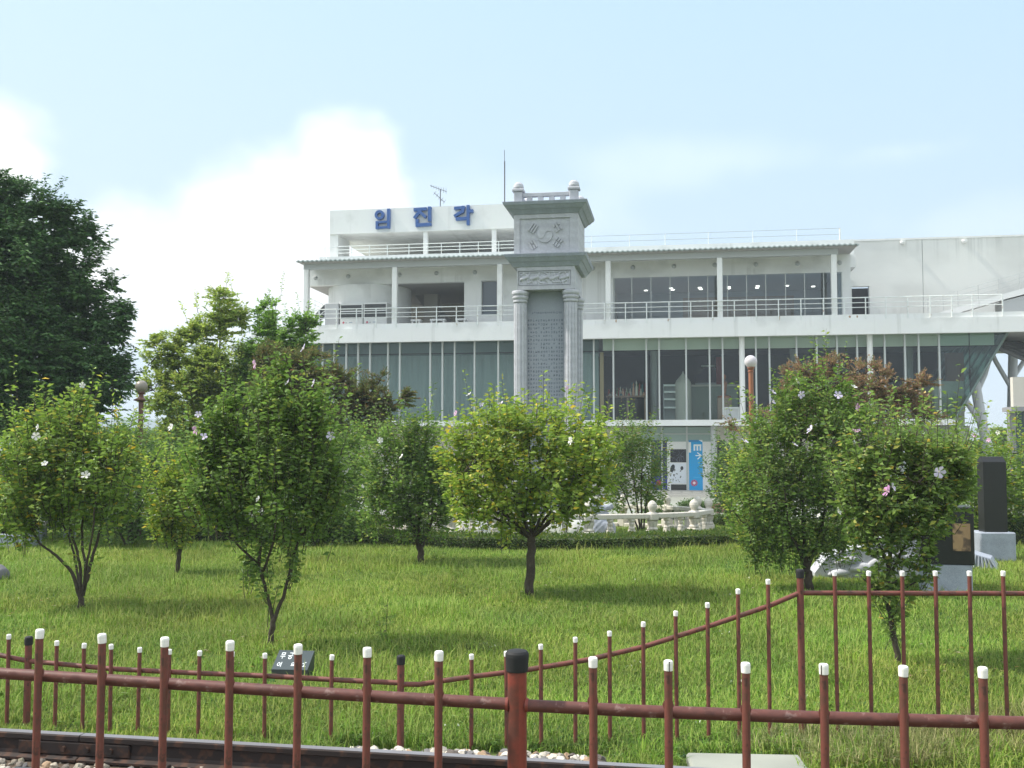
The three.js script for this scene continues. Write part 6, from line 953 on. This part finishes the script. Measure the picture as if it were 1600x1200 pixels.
tree({ name: 'acacia_tree', label: 'airy yellow-green tree with layered flat sprays right of the left lamp post', seed: 51, D: 27, base: 335, cols: AIRY, twigs: 1900, k: 2.3, whips: 120, whipL: 0.5, per: 15, leaf: 0.095, wid: 0.5, droop: 0.3, up: 0.05, branches: 90, twigL: 0.55, twigR: 0.006, gap: 0.41, gf: 2.4, lo: 0.4, bare: 0.3, minY: 1,
  limbs: [[0.12, 0.06, [335, 'g'], [335, 740], [338, 640]], [0.05, 0.01, [338, 660], [343, 560], [343, 470]], [0.05, 0.012, [337, 680], [290, 600], [262, 550]], [0.045, 0.012, [337, 690], [280, 650], [240, 610]], [0.04, 0.012, [338, 650], [375, 600], [390, 570]], [0.04, 0.012, [336, 700], [300, 680], [260, 660]], [0.02, 0.01, [268, 560], [250, 555], [232, 570]]],
  lobes: [[255, 545, 34, 24], [270, 580, 36, 22], [344, 475, 26, 28], [330, 510, 40, 22], [370, 500, 22, 28], [305, 560, 46, 26], [340, 590, 50, 38], [290, 620, 44, 30], [250, 630, 34, 26], [300, 660, 50, 36], [350, 640, 50, 40], [240, 600, 26, 20], [280, 528, 24, 14], [300, 600, 60, 40], [350, 560, 46, 40], [380, 600, 40, 50], [320, 690, 60, 40], [260, 690, 46, 34], [380, 660, 50, 50]], shoots: [[343, 470, 345, 448], [372, 490, 376, 472], [330, 490, 318, 478]] });
tree({ name: 'green_tree', label: 'fresh green rounded tree between the airy tree and the terrace corner', seed: 52, D: 27, base: 440, cols: [[0.12, 0.21, 0.03, 5], [0.15, 0.25, 0.035, 4], [0.085, 0.15, 0.025, 4]], twigs: 1500, k: 2.4, whips: 80, whipL: 0.5, per: 14, leaf: 0.09, wid: 0.55, branches: 60, twigL: 0.5, twigR: 0.006, gap: 0.36, gf: 2, lo: 0.5, minY: 1,
  limbs: [[0.12, 0.05, [440, 'g'], [440, 720], [438, 600]], [0.05, 0.012, [438, 620], [435, 540], [425, 480]], [0.04, 0.012, [438, 640], [470, 570], [480, 520]], [0.04, 0.012, [438, 650], [410, 600], [400, 560]]],
  lobes: [[428, 490, 26, 26], [418, 525, 28, 30], [455, 520, 38, 34], [480, 525, 24, 34], [440, 570, 50, 40], [410, 600, 40, 40], [470, 590, 40, 50], [395, 640, 50, 40], [440, 640, 60, 50], [420, 560, 46, 40]], shoots: [[424, 480, 420, 452], [430, 485, 438, 462], [480, 505, 488, 494]] });
const needle = { leaf: 0.08, wid: 0.34, per: 16, droop: 0.15, along: 0.9, twigL: 0.5, twigR: 0.006, lo: 0.4, face: 0.3 };
tree({ ...needle, name: 'juniper_tree', label: 'brown-green juniper with ragged side plumes in front of the curtained glass', seed: 53, D: 24, base: 500, cols: [[0.085, 0.105, 0.03, 5], [0.115, 0.115, 0.034, 4], [0.06, 0.08, 0.025, 4], [0.15, 0.085, 0.04, 2]], twigs: 1700, branches: 90, gap: 0.36, gf: 2.2, minY: 0.6, up: 0.14,
  limbs: [[0.1, 0.03, [500, 'g'], [500, 720], [480, 580]], [0.05, 0.015, [500, 740], [560, 680], [620, 630]], [0.05, 0.015, [500, 720], [550, 650], [590, 600]], [0.05, 0.015, [500, 740], [450, 660], [420, 580]]],
  lobes: [[480, 585, 52, 40], [440, 610, 50, 50], [530, 620, 52, 46], [580, 630, 40, 36], [600, 610, 18, 30], [625, 622, 24, 16], [560, 660, 60, 30], [500, 670, 70, 40], [430, 560, 34, 26], [638, 612, 12, 7]], shoots: [[600, 610, 608, 580], [620, 625, 648, 612], [540, 600, 548, 578], [480, 570, 470, 548]] });
tree({ ...needle, name: 'red_maple', label: 'rust-red maple in front of the dark glass, behind the lavender-flowered shrub', seed: 54, D: 27, base: 1320, cols: [[0.19, 0.115, 0.065, 5], [0.22, 0.14, 0.08, 4], [0.14, 0.1, 0.05, 4], [0.13, 0.14, 0.05, 4]], leaf: 0.075, wid: 0.5, per: 11, twigs: 1250, branches: 110, gap: 0.46, gf: 2.6, minY: 0.8, up: 0.1,
  limbs: [[0.1, 0.04, [1320, 'g'], [1320, 720], [1322, 640]], [0.04, 0.01, [1320, 690], [1270, 610], [1250, 575]], [0.04, 0.01, [1320, 680], [1310, 600], [1300, 565]], [0.04, 0.01, [1322, 660], [1370, 610], [1400, 590]], [0.04, 0.01, [1320, 700], [1400, 640], [1440, 600]], [0.04, 0.01, [1320, 720], [1230, 670], [1180, 650]]],
  lobes: [[1262, 585, 40, 26], [1305, 580, 44, 30], [1250, 610, 40, 26], [1350, 595, 50, 32], [1395, 605, 30, 24], [1320, 620, 60, 30], [1430, 620, 34, 22], [1440, 590, 14, 12], [1400, 650, 60, 36], [1180, 660, 40, 16], [1140, 660, 24, 10], [1470, 598, 10, 5], [1260, 650, 60, 30]], shoots: [[1300, 575, 1296, 556], [1256, 580, 1246, 562], [1340, 585, 1346, 568], [1440, 600, 1446, 575]] });
// trees far behind
for (const [s, D, px, lobes, label, c] of [[60, 95, 1562, [[1560, 682, 16, 12], [1572, 690, 14, 12], [1548, 700, 12, 10]], 'small light green tree far behind the steel supports', BRIGHT], [61, 80, 1522, [[1520, 702, 20, 14], [1500, 712, 20, 12], [1540, 710, 20, 12]], 'low dull green trees far off below the steel supports', DULL], [62, 60, 195, [[190, 690, 36, 22], [150, 690, 34, 20], [235, 690, 30, 18], [290, 680, 36, 22]], 'low distant tree clump behind the left lamp post', DULL]])
  tree({ name: 'distant_tree', label, seed: s, D, base: px, cols: c, twigs: 400, per: 12, leaf: 0.3, lo: 0.5, gap: 0.3, gf: 0.8, branches: 16, twigL: 1.4, twigR: 0.02, twigWood: false, lobes, limbs: [[0.2, 0.05, [px, 'g'], [px, lobes[0][1]]]] });

// ---------------------------------------------------------------- hedges
function hedge(label, path, h, w, n, seed, close) {
  const t = thing('clipped_hedge', label, 'hedge', [path[0].x, groundY(path[0].z), path[0].z]), o = t.position, r = rng(seed), core = new MB(), lf = new MB(true);
  const side = path.map((p, i) => { const a = path[Math.max(i - 1, 0)], b = path[Math.min(i + 1, path.length - 1)], d = b.clone().sub(a).setY(0).normalize(); return V(-d.z, 0, d.x); });
  const pt = (i, s, y) => path[i].clone().addScaledVector(side[i], s * w / 2).setY(groundY(path[i].z) + y).sub(o);
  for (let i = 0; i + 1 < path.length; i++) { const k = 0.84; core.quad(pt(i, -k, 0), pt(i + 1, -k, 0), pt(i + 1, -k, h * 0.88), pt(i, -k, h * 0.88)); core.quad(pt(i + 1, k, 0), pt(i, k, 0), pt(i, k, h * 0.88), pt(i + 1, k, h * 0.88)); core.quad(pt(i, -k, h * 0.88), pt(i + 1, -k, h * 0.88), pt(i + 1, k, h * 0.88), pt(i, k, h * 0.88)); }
  for (let k = 0; k < n; k++) {
    const f = r() * (path.length - 1), i = Math.min(Math.floor(f), path.length - 2), u = r(), top = u < 0.42, s = top ? r() * 2 - 1 : (r() < 0.5 ? -1 : 1), y = top ? h : h * (0.05 + 0.95 * Math.sqrt(r()));
    const a = pt(i, s, y), b = pt(i + 1, s, y), p = a.lerp(b, f - i), out = side[i].clone().multiplyScalar(top ? s * 0.4 : s).add(V(0, top ? 1 : 0.25, 0)).normalize(), bump = 0.07 * (noise3(p.x * 5, p.y * 6, p.z * 5) - 0.5);
    p.addScaledVector(out, bump + (r() - 0.6) * 0.06);
    const d = V(r() - 0.5, r() - 0.35, r() - 0.5).addScaledVector(out, 0.7).normalize(), nn = out.clone().add(V(r() - 0.5, r(), r() - 0.5)); nn.addScaledVector(d, -nn.dot(d)).normalize(); const c = 0.75 + 0.5 * r(), z = r() < 0.12;
    lf.leaf(p, d, nn, 0.06 * (0.7 + 0.6 * r()), 0.03, z ? [0.22 * c, 0.25 * c, 0.05 * c] : [0.115 * c, 0.19 * c, 0.035 * c]);
  }
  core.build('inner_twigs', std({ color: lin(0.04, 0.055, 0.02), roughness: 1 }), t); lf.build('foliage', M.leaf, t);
}
{
  const ring = []; for (let i = 0; i <= 60; i++) { const a = (-35 + 250 * i / 60) * Math.PI / 180; ring.push(V(RC.x + 5.35 * Math.cos(a), 0, RC.z + 5.35 * Math.sin(a))); }
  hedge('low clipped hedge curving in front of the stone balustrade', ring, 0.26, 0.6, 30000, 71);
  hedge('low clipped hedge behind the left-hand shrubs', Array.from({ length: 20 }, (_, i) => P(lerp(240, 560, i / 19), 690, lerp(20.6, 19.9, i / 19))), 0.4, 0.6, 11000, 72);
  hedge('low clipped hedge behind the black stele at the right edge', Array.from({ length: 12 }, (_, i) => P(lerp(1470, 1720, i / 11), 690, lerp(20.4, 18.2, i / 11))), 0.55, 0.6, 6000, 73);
}
// ---------------------------------------------------------------- hills
{
  const b = new MB(), Z = -1300, n = 90, h = (i) => { const x = -1400 + 2800 * i / n; return 14 + 26 * fbm(i * 0.11, 2, 5, 4) * (x < 0 ? 1 : 0.72); };
  for (let i = 0; i < n; i++) { const x = (k) => -1400 + 2800 * k / n; b.quad(V(x(i), -4, Z + 260), V(x(i + 1), -4, Z + 260), V(x(i + 1), h(i + 1), Z), V(x(i), h(i), Z)); b.quad(V(x(i + 1), -4, Z - 300), V(x(i), -4, Z - 300), V(x(i), h(i), Z), V(x(i + 1), h(i + 1), Z)); }
  structure(b.build('hills', std({ map: tex(256, 120, (u, v) => { const a = tfbm(u, v, 10, 241, 5); return mix3([0.3, 0.38, 0.33], [0.2, 0.29, 0.24], a); }), roughness: 1 })));
}

// ================================================================ grass
{
  const blade = (b, r, hgt, wid, cols) => {
    const a = r() * 6.2832, d = V(Math.cos(a), 0, Math.sin(a)), s = V(-d.z, 0, d.x), rad = 0.06 * Math.sqrt(r()), a0 = r() * 6.28, p0 = V(Math.cos(a0) * rad, -0.01, Math.sin(a0) * rad), ln = 0.25 + 0.9 * r();
    const p1 = p0.clone().addScaledVector(d, hgt * ln * 0.28).add(V(0, hgt * 0.62, 0)), p2 = p0.clone().addScaledVector(d, hgt * ln * 0.9).add(V(0, hgt * (0.98 - 0.35 * ln * ln * 0.8), 0));
    const w = wid / 2, n0 = d.clone().multiplyScalar(-0.5).add(V(0, 0.85, 0)).normalize(), c = cols[Math.floor(r() * cols.length)], f = 0.75 + 0.5 * r(); b.k = c.map((x) => x * f);
    const A = p0.clone().addScaledVector(s, -w), B = p0.clone().addScaledVector(s, w), C = p1.clone().addScaledVector(s, w * 0.85), D = p1.clone().addScaledVector(s, -w * 0.85);
    for (const q of [A, B, C, A, C, D, D, C, p2]) b.v(q, n0);
  };
  const green = [[0.16, 0.285, 0.028], [0.195, 0.32, 0.035], [0.235, 0.33, 0.048], [0.125, 0.24, 0.027], [0.29, 0.34, 0.085]], dry = [[0.36, 0.32, 0.15], [0.3, 0.27, 0.12], [0.2, 0.22, 0.07], [0.42, 0.37, 0.2]];
  const make = (name, label, seed, count, blades, hgt, wid, cols, place, mat) => {
    const r = rng(seed), g = new MB(true); for (let i = 0; i < blades; i++) blade(g, r, hgt * (0.55 + 0.75 * r()), wid * (0.7 + 0.6 * r()), cols);
    const im = new THREE.InstancedMesh(g.geo(), mat, count), m = new THREE.Matrix4(), q = new THREE.Quaternion(), e = new THREE.Euler(); let k = 0;
    for (let tries = 0; k < count && tries < count * 6; tries++) { const w = place(r); if (!w) continue; const s = w[1] * (0.75 + 0.5 * r()); e.set((r() - 0.5) * 0.3, r() * 6.28, (r() - 0.5) * 0.3); m.compose(w[0], q.setFromEuler(e), V(s, s * (0.8 + 0.5 * r()), s)); im.setMatrixAt(k, m); const f = 0.8 + 0.4 * noise3(w[0].x * 1.3, 7, w[0].z * 1.3), y = 0.86 + 0.22 * noise3(w[0].x * 0.9 + 30, 3, w[0].z * 0.9); im.setColorAt(k, lin(f * y, f, f * 0.9)); k++; }
    im.count = k; im.name = numbered(name); im.castShadow = im.receiveShadow = true; scene.add(im); tag(im, label, 'grass', null, 'stuff');
  };
  const TRUNKS = [[128, 12, 0.13], [280, 15.2, 0.12], [424, 9.9, 0.1], [660, 16.4, 0.15], [827, 13, 0.13], [1262, 13.5, 0.16], [1399, 9.1, 0.08]].map(([px, D, q]) => { const p = P(px, 690, D); return [p.x, p.z, q]; });
  const onLawn = (z0, z1) => (r) => {
    const z = z0 * Math.pow(z1 / z0, Math.pow(r(), 0.8)), x = (r() * 2 - 1) * (z * 0.56 + 0.8), p = V(x, 0, -z), n = p.clone().sub(railAt).dot(sN);
    if (n > -0.1 - 0.1 * noise3(x * 1.5, 1, 2)) return null;
    const [px, py] = proj(p); if (px > 530 && px < 960 && py > 1168 + (px - 545) * 0.03 - 4 * r() && r() < 0.96) return null;
    if (px > 404 && px < 500 && py > 1024 && py < 1090 && r() < 0.9) return null;
    const ring = Math.hypot(p.x - RC.x, p.z - RC.z); if (ring < 3.9 && r() < 0.8) return null;
    if (px > 1050 && px < 1265 && py > 1184) return null;
    if (noise3(x * 1.4 + 3, 11, z * 1.4) > 0.78 && r() < 0.55) return null;
    for (const [tx, tz, tr] of TRUNKS) if (Math.hypot(p.x - tx, p.z - tz) < tr * (0.7 + 0.6 * r())) return null;
    p.y = groundY(p.z); return [p, 1 + 0.02 * z];
  };
  const gm = new THREE.MeshPhysicalMaterial({ vertexColors: true, specularIntensity: 0.3, transmission: 0.35, thickness: 0, roughness: 0.85, side: THREE.DoubleSide });
  make('lawn_grass', 'long uncut green grass covering the lawn behind the fence', 81, 75000, 18, 0.07, 0.005, green, onLawn(5.6, 26), gm);
  make('lawn_grass', 'long uncut green grass covering the lawn behind the fence', 82, 60000, 15, 0.055, 0.006, [...green, green[2], green[1], dry[2]], onLawn(5.6, 26), gm);
  make('lawn_grass', 'long uncut green grass covering the lawn behind the fence', 83, 9000, 8, 0.13, 0.006, green, (r) => { const w = onLawn(5.6, 22)(r); return w && noise3(w[0].x * 1.1 + 9, 5, w[0].z * 1.1) > 0.5 ? w : null; }, gm);
  make('clover', 'low dark broad-leaved weeds in patches among the lawn grass', 86, 7000, 9, 0.045, 0.02, [[0.08, 0.19, 0.045], [0.1, 0.22, 0.05], [0.065, 0.15, 0.04]], (r) => { const w = onLawn(5.6, 20)(r); return w && noise3(w[0].x * 1.7 + 50, 2, w[0].z * 1.7) > 0.6 ? w : null; }, gm);
  make('lawn_daisy', 'tiny pale flower heads dotted in the lawn', 87, 36, 4, 0.016, 0.01, [[0.7, 0.7, 0.62]], (r) => { const w = onLawn(6, 16)(r); if (w) w[0].y += 0.07; return w; }, gm);
  make('dry_grass', 'dry straw-coloured grass tufts at the foot of the fence on the right', 84, 900, 11, 0.17, 0.005, dry, (r) => { const px = r() < 0.6 ? 1380 + 260 * r() : 1150 + 320 * r(), py = 1150 + 60 * r() - (px > 1500 ? 40 * r() : 0), p = G(px, py, 0); if (px > 1050 && px < 1262 && py > 1182) return null; return [p, 0.9]; }, gm);
  make('dry_grass', 'dry straw-coloured grass tufts at the foot of the fence on the right', 85, 500, 13, 0.11, 0.006, green, (r) => { const px = 1000 + 640 * r(), py = 1175 + 40 * r(); return px > 1050 && px < 1262 && py > 1182 ? null : [G(px, py, 0), 1]; }, gm);
}
// leaves that have dropped under the shrubs
{
  const r = rng(95), b = new MB(true); for (const [px, D, R, n] of [[827, 13, 1.2, 90], [424, 9.9, 1.2, 60], [128, 12, 1.3, 60], [1262, 13.5, 1.2, 70], [660, 16.4, 1.1, 40], [1399, 9.1, 0.8, 40]]) { const c = P(px, 690, D); for (let i = 0; i < n; i++) { const a = r() * 6.28, q = R * Math.sqrt(r()), k = 0.7 + 0.5 * r(), t = r(); b.leaf(V(c.x + 0.3 + q * Math.cos(a), 0.045 + 0.02 * r(), c.z + q * Math.sin(a)), V(Math.cos(a * 7), 0.1 * r(), Math.sin(a * 7)).normalize(), V(0.3 * (r() - 0.5), 1, 0.3 * (r() - 0.5)).normalize(), 0.05 * k, 0.03 * k, t < 0.5 ? [0.4, 0.3, 0.06] : t < 0.8 ? [0.3, 0.2, 0.07] : [0.5, 0.42, 0.3]); } }
  tag(b.build('fallen_leaves', M.leaf), 'yellow and brown fallen leaves scattered on the grass under the shrubs', 'leaves', null, 'stuff');
}
// a few taller weeds standing out of the lawn
for (const [s, px, py, h, label] of [[91, 604, 1002, 66, 'tall feathery weed standing on the lawn right of the plaque'], [92, 690, 884, 30, 'leafy weed growing right beside the trunk of the dark shrub with white blossoms']]) {
  const D = 2 * F / (py - 690); tree({ name: 'lawn_weed', label, category: 'weed', seed: s, D, base: px, cols: [[0.1, 0.17, 0.03, 3], [0.13, 0.21, 0.04, 2]], twigs: 14, k: 1, rag: 0, per: 7, leaf: 0.04, wid: 0.25, lo: 0.2, gap: 0.1, branches: 4, twigL: 0.14, twigR: 0.0015, minY: 0.03, lobes: [[px, py - h * 0.5, 12, h * 0.5], [px - 8, py - h * 0.4, 10, h * 0.3]], limbs: [[0.004, 0.0015, [px, 'g'], [px + 2, py - h]], [0.003, 0.0015, [px - 2, 'g'], [px - 14, py - h * 0.7]]], bare: 0.2 });
}

// summer haze
scene.fog = new THREE.FogExp2(new THREE.Color().setRGB(0.75, 0.84, 0.92), 0.0009);

renderer.render(scene, camera);
